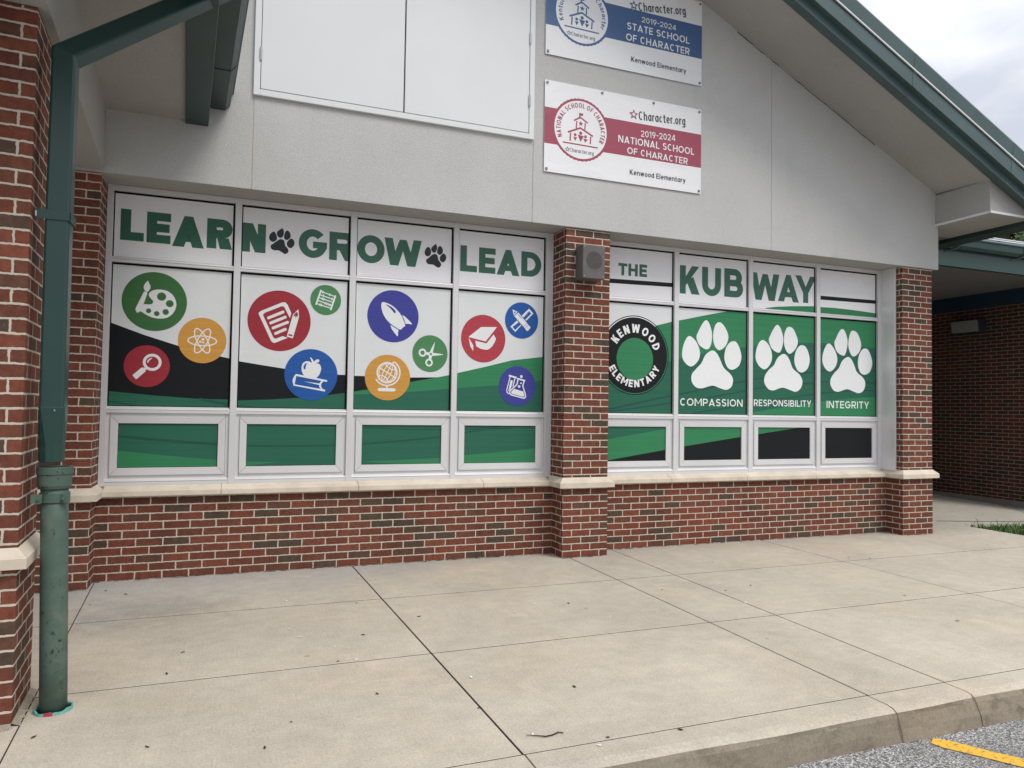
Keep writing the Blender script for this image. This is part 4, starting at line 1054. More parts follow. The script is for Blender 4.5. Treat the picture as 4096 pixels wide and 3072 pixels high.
# ------------------------------------------------------------------ THE SCHOOL BUILDING
PX = [(-0.80, -0.04), (4.013, 4.511), (8.55, 9.048)]        # brick piers, x range
YP = -0.25                                                   # pier face
bld = thing('school_building', 'grey stucco and red brick school front with two rows of printed windows under a gable', 'building', (4.5, 0.0, 0.0))

# brick base walls
for x0, x1 in ((PX[0][1], PX[1][0]), (PX[1][1], PX[2][0])):
    mb = MB(); mb.box(x0, x1, 0.0, 0.24, -0.1, 0.684, 'brick_wall'); mb.build('brick_base', bld)
for (x0, x1), m in zip(PX, ('brick_left', 'brick_mid', 'brick_right')):
    mb = MB()
    mb.box(x0, x1, YP, 0.20, -0.1, 0.684, m)
    mb.box(x0+0.002, x1-0.002, YP+0.002, 0.20, 0.684, 3.262, m)
    mb.build('brick_pier', bld, bevel=0.003)
mb = MB(); mb.box(9.05, 9.12, 0.21, 9.0, -0.1, 3.9, 'brick_shaded'); mb.build('side_wall', bld)

mb = MB(); mb.box(-7.0, PX[0][0], 0.02, 0.22, -0.1, 3.27, 'brick_wall'); mb.build('porch_wall', bld)

# dark seam where the slab meets the brickwork
rg = random.Random(11)
def seam(x0, x1, y):
    mb = MB()
    n = int((x1-x0)/0.05)
    for k in range(n):
        a, b = x0+(x1-x0)*k/n, x0+(x1-x0)*(k+1)/n
        w = rg.choice((0.004, 0.007, 0.012, 0.018)) if rg.random() < 0.75 else 0.002
        mb.face([(a, y-w, 0.0025), (b, y-w*rg.uniform(0.6, 1.2), 0.0025), (b, y, 0.0025), (a, y, 0.0025)], 'crack')
    mb.build('slab_seam', bld)
seam(PX[0][1], PX[1][0], -0.001); seam(PX[1][1], PX[2][0], -0.001)
for a, b in PX: seam(a, b, YP-0.001)

# limestone sills
def sill_prof(yf, yb, zb=0.686, zf=0.735, zt=0.775):      # (y,z) profile
    return [(yf+0.004, zb), (yf, zb+0.006), (yf, zf-0.004), (yf+0.004, zf), (yb, zt), (yb, zb)]
def sill_run(x0, x1, yf, yb, zt, joints):
    mb = MB()
    xs = [x0]+joints+[x1]
    for a, b in zip(xs[:-1], xs[1:]):
        mb.sweep([(0, p[0], p[1]) for p in sill_prof(yf, yb, zt=zt)], (a+0.0015, 0, 0), (b-0.0015, 0, 0), 'lime')
    return mb
o = sill_run(PX[0][1]+0.05, PX[1][0]-0.05, -0.055, 0.05, 0.770, [0.90, 2.06, 3.26]).build('stone_sill', bld, bevel=0.003)
o = sill_run(PX[1][1]+0.05, PX[2][0]-0.05, -0.055, 0.05, 0.770, [5.40, 6.40, 7.40]).build('stone_sill', bld, bevel=0.003)
for i, (x0, x1) in enumerate(PX):
    mb = MB()
    e = 0.052
    zb, zf, zt = 0.686, 0.735, 0.785
    fx0, fx1, fy = x0-e, x1+e, YP-e
    back = 0.05
    B0 = [(fx0, back), (fx0, fy), (fx1, fy), (fx1, back)]
    T0 = [(x0-0.001, back), (x0-0.001, YP-0.001), (x1+0.001, YP-0.001), (x1+0.001, back)]
    for k in range(3):
        a, b = B0[k], B0[k+1]; c, d_ = T0[k], T0[k+1]
        mb.face([(a[0], a[1], zb), (b[0], b[1], zb), (b[0], b[1], zf), (a[0], a[1], zf)], 'lime')
        mb.face([(a[0], a[1], zf), (b[0], b[1], zf), (d_[0], d_[1], zt), (c[0], c[1], zt)], 'lime')
        mb.face([(a[0], a[1], zb), (b[0], b[1], zb), (d_[0], d_[1], zb), (c[0], c[1], zb)], 'lime')
    mb.build('stone_sill', bld, bevel=0.003)

# gable wall in stucco panels with sealed joints
XR, ZR = 2.35, 0
def rakeL(x): return 5.685-0.4753*(x-6.007) if x >= 2.35 else (5.685-0.4753*(2.35-6.007))-0.4753*(2.35-x)
YS = -0.272
ZB = 3.268
HX0, HX1, HZ0, HZ1 = 1.064, 3.630, 4.068, 6.10        # hatch opening
mb = MB()
xs = [-0.9, 1.070, 3.634, 6.530, 9.132]
mb.box(-0.9, 9.120, YS+0.005, 0.20, ZB+0.004, 4.0, 'joint')
g = 0.004
def panel(x0, x1, z0, ztop):
    """vertical prism panel with top following rake"""
    n = 2 if not (x0 < 2.35 < x1) else 3
    xx = [x0, x1] if n == 2 else [x0, 2.35, x1]
    pts = [(x0, z0), (x1, z0)]+[(x, ztop(x)) for x in reversed(xx)]
    mb.sweep([(p[0], 0, p[1]) for p in pts], (0, YS, 0), (0, YS+0.14, 0), 'stucco')
panel(xs[0], xs[1]-g, ZB, rakeL)
panel(xs[1]+g, xs[2]-g, ZB, lambda x: HZ0+0.02)
panel(xs[2]+g, xs[3]-0.0025, ZB, rakeL)
panel(xs[3]+0.0025, xs[4], ZB, rakeL)
panel(xs[1]-g, xs[2]+g, HZ1-0.02, rakeL)
# backing behind joints and underside over the windows
mb.sweep([(p[0], 0, p[1]) for p in [(-0.9, 4.0), (9.1, 4.0), (9.1, rakeL(9.1)), (2.35, rakeL(2.35)), (-0.9, rakeL(-0.9))]], (0, YS+0.006, 0), (0, 0.2, 0), 'joint')
mb.build('gable_wall', bld)
mb = MB()
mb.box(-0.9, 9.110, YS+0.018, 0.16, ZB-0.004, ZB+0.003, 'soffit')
mb.build('lintel_soffit', bld)

# hairline crack between wall and rake soffit
mb = MB()
rg = random.Random(5)
x = 6.05
while x < 8.0:
    L_ = rg.uniform(0.05, 0.14)
    w = rg.choice((0.003, 0.005, 0.008))
    z0, z1 = rakeL(x), rakeL(x+L_)
    mb.face([(x, YS-0.003, z0-0.018-rg.uniform(0, 0.008)), (x+L_, YS-0.003, z1-0.018-rg.uniform(0, 0.008)), (x+L_, YS-0.003, z1-0.018+w), (x, YS-0.003, z0-0.018+w)], 'crack')
    x += L_
mb.build('crack', bld)

# hatch doors
mb = MB()
fw, yo = 0.052, YS-0.028
mb.box(HX0, HX0+fw, yo, YS+0.05, HZ0, HZ1, 'door')
mb.box(HX1-fw, HX1, yo, YS+0.05, HZ0, HZ1, 'door')
mb.box(HX0+fw, HX1-fw, yo, YS+0.05, HZ0, HZ0+fw, 'door')
mb.box(HX0+fw, HX1-fw, yo, YS+0.05, HZ1-fw, HZ1, 'door')
mb.build('hatch_frame', bld, bevel=0.003)
mb = MB(); mb.box(HX0+0.02, HX1-0.02, YS+0.0015, YS+0.0045, HZ0+0.02, HZ1-0.02, 'dark'); mb.build('hatch_void', bld)
for x0, x1, hx, hz in ((HX0+fw+0.005, 2.343, HX0+fw, (4.42, 5.80)), (2.356, HX1-fw-0.005, HX1-fw, (4.44, 5.055, 5.85))):
    mb = MB(); mb.box(x0, x1, yo+0.004, YS+0.02, HZ0+fw+0.008, HZ1-fw-0.008, 'door')
    dr = mb.build('hatch_door', bld, bevel=0.002)
    for z in hz:
        mb = MB()
        for k in range(5):
            zz = z-0.05+k*0.0205
            mb.lathe([(hx, yo-0.004, zz, 0.010), (hx, yo-0.004, zz+0.019, 0.010)], 'steel', 10)
        mb.lathe([(hx, yo-0.004, z-0.058, 0.007), (hx, yo-0.004, z+0.060, 0.007)], 'steel', 10)
        mb.build('hinge', dr)

# window walls -----------------------------------------------------
YF, YG = 0.040, 0.071
PANE_ROWS = dict(T=(2.668, 3.216), M=(1.424, 2.620))
GI = {}
for it in GFX: GI.setdefault(it[0], []).append(it)
def pane_items(key):
    return [(it[1], item_polys(it)) for it in GI.get(key, [])]
PRINT = {k: pane_items(k) for k in ('T', 'M', 'B', 'T2', 'M2', 'B2')}

def window_wall(xl, xr, bays, keys, labels):
    root = bld
    mb = MB()
    yb = YF+0.11
    edges = [xl]+[v for b in bays for v in b]+[xr]
    verts = [(xl, bays[0][0])]+[(bays[i][1], bays[i+1][0]) for i in range(3)]+[(bays[3][1], xr)]
    for a, b in verts: mb.box(a, b, YF, yb, 0.766, 3.262, 'alum')
    for a, b in bays:
        mb.box(a, b, YF+0.003, yb, 3.216, 3.262, 'alum')                 # head
        mb.sweep([(0, YF+0.001, 2.6450), (0, YF+0.003, 2.6530), (0, YF+0.024, 2.6680), (0, yb, 2.6680), (0, yb, 2.6450)], (a, 0, 0), (b, 0, 0), 'alum'); mb.box(a, b, YF+0.004, yb, 2.620, 2.6435, 'alum')
        mb.sweep([(0, YF+0.001, 1.3980), (0, YF+0.003, 1.4071), (0, YF+0.024, 1.4240), (0, yb, 1.4240), (0, yb, 1.3980)], (a, 0, 0), (b, 0, 0), 'alum'); mb.box(a, b, YF+0.004, yb, 1.370, 1.3965, 'alum')
        mb.sweep([(0, YF+0.001, 0.8000), (0, YF+0.003, 0.8098), (0, YF+0.024, 0.8280), (0, yb, 0.8280), (0, yb, 0.8000)], (a, 0, 0), (b, 0, 0), 'alum'); mb.box(a, b, YF+0.004, yb, 0.768, 0.7985, 'alum')
    ww = mb.build('window_frame', root, bevel=0.0018)
    for bi, (a, b) in enumerate(bays):
        for row in ('T', 'M'):
            z0, z1 = PANE_ROWS[row]
            mb = MB()
            mb.box(a, b, YG, YG+0.02, z0, z1, 'gasket')
            r_ = (a+0.010, z0+(0.002 if row == 'T' else 0.006), b-0.017, z1-0.018)
            items = [('white_top' if row == 'T' else 'white_mid', [rect(*r_)])]+PRINT[keys[row]]
            if labels.get((row, bi)) == 'x': pass
            lay_print(mb, items, r_, YG-0.0005)
            o = mb.build('pane', ww, fixn=False)
            if (row, bi) in labels: o['label'] = labels[(row, bi)]
        # hinged sash below
        mb = MB()
        z0, z1 = 0.828, 1.370
        for (xa, xb, za, zb) in ((a, a+0.03, z0, z1), (b-0.03, b, z0, z1), (a+0.03, b-0.03, z0, z0+0.024), (a+0.03, b-0.03, z1-0.030, z1)):
            mb.box(xa+0.001, xb-0.001, YF+0.022, YF+0.09, za, zb, 'alum')
        mb.box(a+0.002, b-0.002, YF+0.032, YF+0.088, z0, z1, 'gasket')
        gx0, gx1, gz0, gz1 = a+0.088, b-0.088, 0.914, 1.284
        ox0, ox1, oz0, oz1 = a+0.031, b-0.031, 0.853, 1.342
        yi, yo_ = YF+0.012, YF+0.009
        m_ = 0.0012
        G4 = [(gx0, gz0), (gx1, gz0), (gx1, gz1), (gx0, gz1)]; O4 = [(ox0, oz0), (ox1, oz0), (ox1, oz1), (ox0, oz1)]
        for k in range(4):
            j = (k+1) % 4
            p = [Vector(O4[k]), Vector(O4[j]), Vector(G4[j]), Vector(G4[k])]
            al = (p[1]-p[0]).normalized()*m_
            p = [p[0]+al*1.4, p[1]-al*1.4, p[2]-al, p[3]+al]
            top = [(p[0].x, yo_, p[0].y), (p[1].x, yo_, p[1].y), (p[2].x, yi, p[2].y), (p[3].x, yi, p[3].y)]
            bot = [(q[0], YF+0.05, q[2]) for q in top]
            mb.face(top, 'alum'); mb.face(bot[::-1], 'alum')
            for q in range(4): mb.face([top[q], bot[q], bot[(q+1) % 4], top[(q+1) % 4]], 'alum')
        sash = mb.build('sash', ww)
        mb = MB()
        yg2 = YF+0.026
        mb.box(gx0-0.004, gx1+0.004, yg2, yg2+0.01, gz0-0.004, gz1+0.004, 'gasket')
        r_ = (gx0+0.004, gz0+0.004, gx1-0.004, gz1-0.004)
        lay_print(mb, [('black', [rect(*r_)])]+PRINT[keys['B']], r_, yg2-0.0005)
        o = mb.build('sash_pane', ww, fixn=False)
        if ('B', bi) in labels: o['label'] = labels[('B', bi)]
    return ww

LB = [(0.008, 0.951), (1.006, 1.951), (2.008, 2.945), (3.000, 3.932)]
RB = [(4.556, 5.480), (5.537, 6.490), (6.547, 7.492), (7.548, 8.478)]
w1 = window_wall(-0.038, 4.011, LB, dict(T='T', M='M', B='B'), {
  ('T', 0): 'white pane with green letters LEAR', ('T', 1): 'white pane with letters N and GR round a black paw', ('T', 2): 'white pane with letters OW and a black paw', ('T', 3): 'white pane with green word LEAD',
  ('M', 0): 'pane with palette, atom and magnifying glass discs', ('M', 1): 'pane with paper, abacus and apple discs', ('M', 2): 'pane with rocket, scissors and globe discs', ('M', 3): 'pane with graduation cap, ruler and flask discs'})
w1['label'] = 'silver frame of the wide window left of the middle pier'
w2 = window_wall(4.513, 8.520, RB, dict(T='T2', M='M2', B='B2'), {
  ('T', 0): 'white pane with green word THE over a black bar', ('T', 1): 'white pane with green letters KUB', ('T', 2): 'white pane with green letters WAY', ('T', 3): 'white pane with black bar and green arc',
  ('M', 0): 'pane with round black school badge', ('M', 1): 'green pane with white paw and COMPASSION', ('M', 2): 'green pane with white paw and RESPONSIBILITY', ('M', 3): 'green pane with white paw and INTEGRITY',
  ('B', 3): 'black pane'})
w2['label'] = 'silver frame of the window right of the middle pier'
mb = MB()
mb.box(8.521, 8.546, YP+0.085, YF+0.10, 0.770, 3.262, 'alum')
mb.box(8.512, 8.5205, YF-0.004, YF+0.10, 0.770, 3.262, 'alum')
mb.build('jamb_panel', bld, bevel=0.003)

# gable overhang ---------------------------------------------------
YE = -0.98
def along_rake(prof, m, name, x0=2.35, x1=10.35, bevel=0, parent=bld):
    mb = MB()
    a, b = (x0, 0, rakeL(x0)), (x1, 0, rakeL(x1))
    mb.sweep([(0, p[0], p[1]) for p in prof], a, b, m)
    if x0 <= 2.35:
        mb.sweep([(0, p[0], p[1]) for p in prof], (-4.0, 0, rakeL(-4.0)), (2.35, 0, rakeL(2.35)), m)
    return mb.build(name, parent, bevel=bevel)
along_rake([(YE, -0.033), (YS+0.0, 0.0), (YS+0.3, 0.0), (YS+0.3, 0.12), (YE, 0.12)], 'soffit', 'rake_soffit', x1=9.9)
along_rake([(-0.981, -0.045), (-1.100, -0.068), (-1.100, 0.045), (-0.981, 0.060)], 'green_rake', 'rake_fascia', bevel=0.003)
along_rake([(-1.080, 0.036), (-1.165, 0.030), (-1.172, 0.190), (-1.080, 0.200)], 'green_rake', 'rake_fascia', bevel=0.003)
along_rake([(-1.170, 0.203), (-1.190, 0.198), (-1.190, 0.214), (-1.170, 0.220)], 'door', 'drip_edge')
along_rake([(-1.160, 0.221), (-1.186, 0.222), (-1.205, 0.360), (-1.196, 0.385), (-1.160, 0.392)], 'green_rake', 'rake_trim', bevel=0.003)
for xj in (5.05, 7.62, 9.15):         # lapped joints in the metal trim
    mb = MB()
    for prof in ([(-1.1025, -0.066), (-1.1025, 0.043), (-1.098, 0.043), (-1.098, -0.066)], [(-1.168, 0.033), (-1.1745, 0.188), (-1.170, 0.188), (-1.163, 0.033)], [(-1.189, 0.224), (-1.2075, 0.360), (-1.203, 0.360), (-1.184, 0.224)]):
        mb.sweep([(0, p[0], p[1]) for p in prof], (xj, 0, rakeL(xj)), (xj+0.05, 0, rakeL(xj+0.05)), 'green_rake')
    mb.build('lap_joint', bld)
mb = MB()
for x0, x1 in ((2.35, 10.3), (-4.0, 2.35)):
    mb.sweep([(0, p[0], p[1]) for p in [(-1.175, 0.36), (-1.175, 0.40), (12.0, 0.40), (12.0, 0.30), (-0.9, 0.30)]], (x0, 0, rakeL(x0)), (x1, 0, rakeL(x1)), 'green_dark')
mb.build('roof', bld)

# boxed eave return at the right end
mb = MB()
zb = 3.815
xi = 9.082
pr = [(xi, zb), (9.82, zb), (9.82, rakeL(9.82)-0.03), (xi, rakeL(xi)-0.03)]
mb.sweep([(p[0], 0, p[1]) for p in pr], (0, -0.972, 0), (0, 0.1, 0), 'soffit')
mb.box(9.133, 9.82, 0.1, 9.0, zb, zb+0.25, 'soffit_shaded')
mb.build('eave_box', bld)
mb = MB()
mb.box(xi-0.010, xi-0.0005, -0.980, YS-0.002, zb-0.010, zb+0.016, 'door')
mb.box(xi-0.010, 9.82, -0.983, -0.9735, zb-0.010, zb+0.016, 'door')
mb.build('eave_trim', bld)
mb = MB()
mb.sweep([(0, 0, 0.0), (0.16, 0, -0.03), (0.26, 0, 0.0), (0.30, 0, 0.20), (0.0, 0, 0.24)], (9.83, -1.05, 3.765), (9.83, 9.0, 3.765), 'green_dark')
mb.build('eave_gutter', bld, bevel=0.004)

# ------------------------------------------------------------------ BANNERS
def banner(dz, rot, colr, texts, arc, label, eyelets):
    x0, x1, z0, z1 = 3.745, 5.577, 3.780+dz, 4.690+dz
    if dz > 1: z0, z1 = 4.948, 5.866
    root = thing('banner', label, 'banner', (4.66, YS-0.01, z0), group='banners screwed to the stucco')
    mb = MB()
    yb = YS-0.014
    mb.box(x0, x1, yb, yb+0.004, z0, z1, 'bannerwhite')
    b0 = 4.060+dz*1.0 if dz < 1 else 5.243
    b1 = b0+0.360
    cx, cz, r_ = 4.142, 4.247+dz, 0.318
    scal = [(cx+(r_*(1.0 if k % 2 else 0.982))*math.cos(math.pi*k/44), cz+(r_*(1.0 if k % 2 else 0.982))*math.sin(math.pi*k/44)) for k in range(88)]
    items = [(colr, [rect(x0, b0, x1, b1)]), (colr, tris(scal)), ('bannerwhite', tris(discpts(cx, cz, r_*0.915, r_*0.915)))]
    def sh(p): return (p[0], p[1]+dz)
    for it in BAN['icon']:
        items.append((colr, linepoly([sh(p) for p in it[2]], it[1]) if it[0] == 'line' else tris([sh(p) for p in it[2]])))
    for p, rr in BAN['dots']: items.append((colr, tris(discpts(p[0], p[1]+dz, rr*1.1, rr*1.1, 20))))
    items.append((colr, tris(star(BAN['hstar'][0][0], BAN['hstar'][0][1]+dz, 0.030))))
    items.append(('bannergrey', tris(star(BAN['star'][0][0], BAN['star'][0][1]+dz, 0.030))))
    items.append(('bannerwhite', tris(star(BAN['star'][0][0], BAN['star'][0][1]+dz, 0.015))))
    t = BAN['small']; items.append(('bannergrey', textpolys(t[0], sh(t[1]), sh(t[2]), t[3]*0.82, 0.14)))
    items.append((colr, arcpolys(arc, (cx, cz, r_, r_), 0.70, 0.155, 205, -25, 1, 0.17)))
    for i, t in enumerate(texts):
        items.append(('bannergrey' if i in (0, 4) else 'bannerwhite', textpolys(t[0], t[1], t[2], t[3]*0.92, 0.17 if i in (2, 3) else 0.145)))
    s0 = Vector((texts[0][1][0]-0.062, texts[0][1][1]+0.045))
    items.append((colr, tris(star(s0.x, s0.y, 0.056)))); items.append(('bannerwhite', tris(star(s0.x, s0.y, 0.028))))
    lay_print(mb, items, (x0, z0, x1, z1), yb-0.0003)
    # turned hem
    sheet = mb.build('sheet', root, fixn=False)
    for ex, ez in eyelets:
        mb = MB()
        c = (x0+ex*(x1-x0), z0+ez*(z1-z0))
        for (ra, ya) in ((0.013, 0.0), ):
            ringp = []
            prof = [(0.0125, 0.000), (0.0125, -0.004), (0.007, -0.006), (0.004, -0.004)]
            n = 14
            i0 = len(mb.v)
            for rr, yy in prof:
                for k in range(n):
                    a = 2*math.pi*k/n
                    mb.v.append((c[0]+rr*math.cos(a), yb-0.004+yy, c[1]+rr*math.sin(a)))
            for j in range(len(prof)-1):
                for k in range(n):
                    mb.f.append((i0+j*n+k, i0+j*n+(k+1) % n, i0+(j+1)*n+(k+1) % n, i0+(j+1)*n+k)); mb.mi.append(mb.mat('speaker'))
            mb.f.append(tuple(i0+3*n+k for k in range(n))); mb.mi.append(mb.mat('steel'))
        mb.build('grommet', root, smooth=True)
    return root
ey = [(0.014, 0.97), (0.986, 0.97), (0.014, 0.03), (0.986, 0.03), (0.345, 0.97), (0.675, 0.97)]
banner(0.0, 0, 'maroon', BAN['texts'], 'NATIONAL SCHOOL OF CHARACTER', 'white banner with a maroon stripe reading NATIONAL SCHOOL OF CHARACTER, the lower of two', ey)
banner(1.172, 0, 'bannerblue', BAN['texts1'], 'Kentucky School of Character', 'white banner with a blue stripe reading STATE SCHOOL OF CHARACTER, above the maroon one', ey[:4])

# ------------------------------------------------------------------ SPEAKER on the middle pier
sp = thing('wall_speaker', 'square grey metal speaker box with round perforated grille on the middle brick pier', 'speaker', (4.24, YP, 2.74))
SX0, SX1, SY, SZ0, SZ1 = 4.118, 4.362, -0.415, 2.742, 3.072
mb = MB(); mb.box(SX0, SX1, SY+0.004, YP-0.001, SZ0, SZ1, 'speaker'); mb.build('housing', sp, bevel=0.006)
mb = MB(); mb.box(SX0+0.002, SX1-0.002, SY, SY+0.0035, SZ0+0.002, SZ1-0.002, 'speaker'); mb.build('face_plate', sp, bevel=0.001)
mb = MB()
cx, cz = (SX0+SX1)/2+0.004, (SZ0+SZ1)/2+0.012
for j in range(0, 11):
    rr = 0.0085*j; n = max(1, int(round(2*math.pi*rr/0.0085)))
    for k in range(n):
        a = 2*math.pi*k/n+j*0.3
        mb.face([(cx+rr*math.cos(a)+0.0030*math.cos(b*math.pi/3), SY-0.0006, cz+rr*math.sin(a)+0.0030*math.sin(b*math.pi/3)) for b in range(6)], 'gasket')
mb.build('grille', sp, fixn=False)
for x in (SX0+0.02, SX1-0.02):
    for z in (SZ0+0.02, SZ1-0.02):
        mb = MB()
        n = 10; i0 = len(mb.v)
        for rr, yy in ((0.0065, 0), (0.0045, -0.004), (0.001, -0.005)):
            for k in range(n): mb.v.append((x+rr*math.cos(2*math.pi*k/n), SY+yy, z+rr*math.sin(2*math.pi*k/n)))
        for j in range(2):
            for k in range(n): mb.f.append((i0+j*n+k, i0+j*n+(k+1) % n, i0+(j+1)*n+(k+1) % n, i0+(j+1)*n+k)); mb.mi.append(mb.mat('steel'))
        mb.build('screw', sp, smooth=True)

# ------------------------------------------------------------------ PORCH at the left (own axis, 3.15 degrees off)
por = thing('entrance_porch', 'covered porch at the left with red brick column, stucco beam and green gutter', 'porch', (-0.02, -0.27, 0.0), R(3.15), local=True)
CX, CY0, CY1 = -0.040, -2.566, -2.117
mb = MB()
mb.box(-0.70, CX, CY0, CY1, -0.1, 0.700, 'brick_column')
mb.box(-0.698, CX-0.002, CY0+0.002, CY1-0.002, 0.700, 3.272, 'brick_column')
mb.build('brick_column', por, bevel=0.004)
mb = MB()
e = 0.042
zb, zf, zt = 0.706, 0.752, 0.797
B0 = [(-0.75, CY0-e), (CX+e, CY0-e), (CX+e, CY1+e), (-0.75, CY1+e)]
T0 = [(-0.70, CY0-0.001), (CX+0.001, CY0-0.001), (CX+0.001, CY1+0.001), (-0.70, CY1+0.001)]
for k in range(4):
    a, b = B0[k], B0[(k+1) % 4]; c, d_ = T0[k], T0[(k+1) % 4]
    mb.face([(a[0], a[1], zb), (b[0], b[1], zb), (b[0], b[1], zf), (a[0], a[1], zf)], 'lime')
    mb.face([(a[0], a[1], zf), (b[0], b[1], zf), (d_[0], d_[1], zt), (c[0], c[1], zt)], 'lime')
    mb.face([(a[0], a[1], zb), (b[0], b[1], zb), (d_[0], d_[1], zb), (c[0], c[1], zb)], 'lime')
mb.build('stone_band', por, bevel=0.004)
mb = MB()                       # mortar fillet at the foot
n = 20
rg = random.Random(9)
for (ax, ay), (bx, by) in (((-0.70, CY0), (CX, CY0)), ((CX, CY0), (CX, CY1))):
    out = Vector((0, -1)) if ay == by else Vector((1, 0))
    for k in range(n):
        p, q = Vector((ax+(bx-ax)*k/n, ay+(by-ay)*k/n)), Vector((ax+(bx-ax)*(k+1)/n, ay+(by-ay)*(k+1)/n))
        wf = lambda kk: 0.030+0.010*math.sin(kk*1.7)+0.006*math.sin(kk*3.9+1)
        wp, wq = wf(k), wf(k+1)
        mb.face([(p.x, p.y, 0.016), (q.x, q.y, 0.016), (q.x+out.x*wq, q.y+out.y*wq, 0.001), (p.x+out.x*wp, p.y+out.y*wp, 0.001)], 'plinth')
mb.build('mortar_fillet', por)
mb = MB()
mb.box(-4.0, 0.0, -3.55, -0.02, 3.275, 3.772, 'soffit')
mb.build('beam', por)
mb = MB(); mb.box(0.0, 0.575, -3.55, -0.004, 3.772, 3.80, 'soffit'); mb.build('soffit', por)
mb = MB(); mb.box(0.57, 0.742, -3.55, -0.004, 3.745, 4.02, 'green_dark'); mb.build('fascia', por, bevel=0.004)
mb = MB()
gp = [(0.746, 3.900), (0.868, 3.900), (0.905, 3.945), (0.912, 4.045), (0.93, 4.052), (0.93, 4.075), (0.746, 4.075)]
mb.sweep([(p[0], 0, p[1]) for p in gp], (0, -3.55, 0), (0, -0.02, 0), 'green_dark')
gut = mb.build('gutter', por, bevel=0.002)
def band(y0, y1):
    mb = MB()
    c = Vector((0.83, 3.99))
    q = [((p[0]-c.x)*1.045+c.x, (p[1]-c.y)*1.06+c.y) for p in gp[:4]]+[(0.915, 4.03), (0.748, 4.03)]
    mb.sweep([(p[0], 0, p[1]) for p in q], (0, y0, 0), (0, y1, 0), 'green_dark')
    mb.build('gutter_joint', gut)
band(-2.45, -1.53); band(-0.84, -0.66)
mb = MB()
mb.sweep([(0.93, 0, 4.05), (0.93, 0, 4.10), (-4.0, 0, 6.2), (-4.0, 0, 6.0), (0.5, 0, 3.82)], (0, -3.6, 0), (0, -0.004, 0), 'green_dark')
mb.build('roof', por)

# ------------------------------------------------------------------ DOWNSPOUT (sheet metal) and the iron standpipe it drops into
ds = thing('downspout', 'square green metal downspout bent up to the gutter in front of the brick column', 'downspout', (0.17, -2.74, 1.18))
X0, X1, Y0, Y1 = 0.124, 0.226, -2.785, -2.685
def rsec(x0, x1, y0, y1, c=0.012):
    return [(x0+c, y0), (x1-c, y0), (x1-c*0.3, y0+c*0.3), (x1, y0+c), (x1, y1-c), (x1-c, y1), (x0+c, y1), (x0, y1-c), (x0, y0+c), (x0+c*0.3, y0+c*0.3)]
def loft(mb, secs, m):
    n = len(secs[0]); i0 = len(mb.v); mi = mb.mat(m)
    for s in secs: mb.v += s
    for j in range(len(secs)-1):
        for k in range(n): mb.f.append((i0+j*n+k, i0+j*n+(k+1) % n, i0+(j+1)*n+(k+1) % n, i0+(j+1)*n+k)); mb.mi.append(mi)
    mb.f.append(tuple(i0+k for k in reversed(range(n)))); mb.mi.append(mi)
    mb.f.append(tuple(i0+(len(secs)-1)*n+k for k in range(n))); mb.mi.append(mi)
sec = rsec(X0, X1, Y0, Y1)
lean = lambda z: 0.006*(z-2.2)
mb = MB(); loft(mb, [[(x-lean(1.425), y, 1.425) for x, y in sec], [(x, y, 2.2) for x, y in sec], [(x+0.002, y, 3.075+0.62*(X1-x)*0) for x, y in sec]], 'green')
mb.build('pipe', ds, bevel=0.002)
# slanting run: miter at the elbow
e0 = Vector(((X0+X1)/2, (Y0+Y1)/2, 3.10)); e1 = Vector((0.885, -2.15, 3.93))
dr = (e1-e0).normalized()
mb = MB()
def shear_sec(base, dirv, upk):
    """section carried along dirv from the vertical pipe: miter plane halfway"""
    nrm_ = (Vector((0, 0, 1))+dirv).normalized()
    out = []
    for x, y in sec:
        p = Vector((x, y, 0)); dz = -((p-Vector((e0.x, e0.y, 0))).dot(nrm_))/nrm_.z
        out.append(Vector((x, y, e0.z+dz)))
    return out
mit = shear_sec(e0, dr, 0)
low = [Vector((x, y, 3.072)) for x, y in sec]
L_ = (e1-e0).length
far = []
for p in mit:
    t_ = (e1-p).dot(dr); far.append(p+dr*t_)
loft(mb, [[tuple(p) for p in low], [tuple(p) for p in mit]], 'green')
loft(mb, [[tuple(p) for p in mit], [tuple(p) for p in far]], 'green')
mb.build('elbow', ds, bevel=0.002)
# strap
mb = MB()
mb.box(0.085, X1+0.006, Y0-0.006, Y0-0.001, 2.305, 2.350, 'green')
mb.box(X1+0.001, X1+0.007, Y0-0.006, Y1+0.01, 2.300, 2.345, 'green')
st = mb.build('strap', ds, bevel=0.001)
mb = MB(); mb.lathe([(0.090, Y0-0.004, 2.315, 0.006), (0.090, Y0-0.004, 2.34, 0.006)], 'steel', 8); mb.build('screw', st)
# boot: square to round, drops into the bell
mb = MB()
def circ(cx, cy, r_, z, n=10):
    a0 = R(-90-14)
    return [(cx+r_*math.cos(a0+2*math.pi*(k)/n), cy+r_*math.sin(a0+2*math.pi*(k)/n), z) for k in range(n)]
sq = [(x*1.0-lean(1.43)-0.0, y, 1.432) for x, y in rsec(X0-0.003, X1+0.003, Y0-0.003, Y1+0.003)]
order = circ(0.176, -2.728, 0.056, 1.255)
order2 = circ(0.178, -2.726, 0.054, 1.172)
loft(mb, [order2, order, sq], 'green')
mb.build('boot', ds, bevel=0.004)
for x, z in ((0.128, 1.422), (0.195, 1.415)):
    mb = MB(); mb.lathe([(x, Y0-0.006, z-0.004, 0.004), (x, Y0-0.006, z+0.004, 0.004)], 'steel', 8); mb.build('rivet', ds)

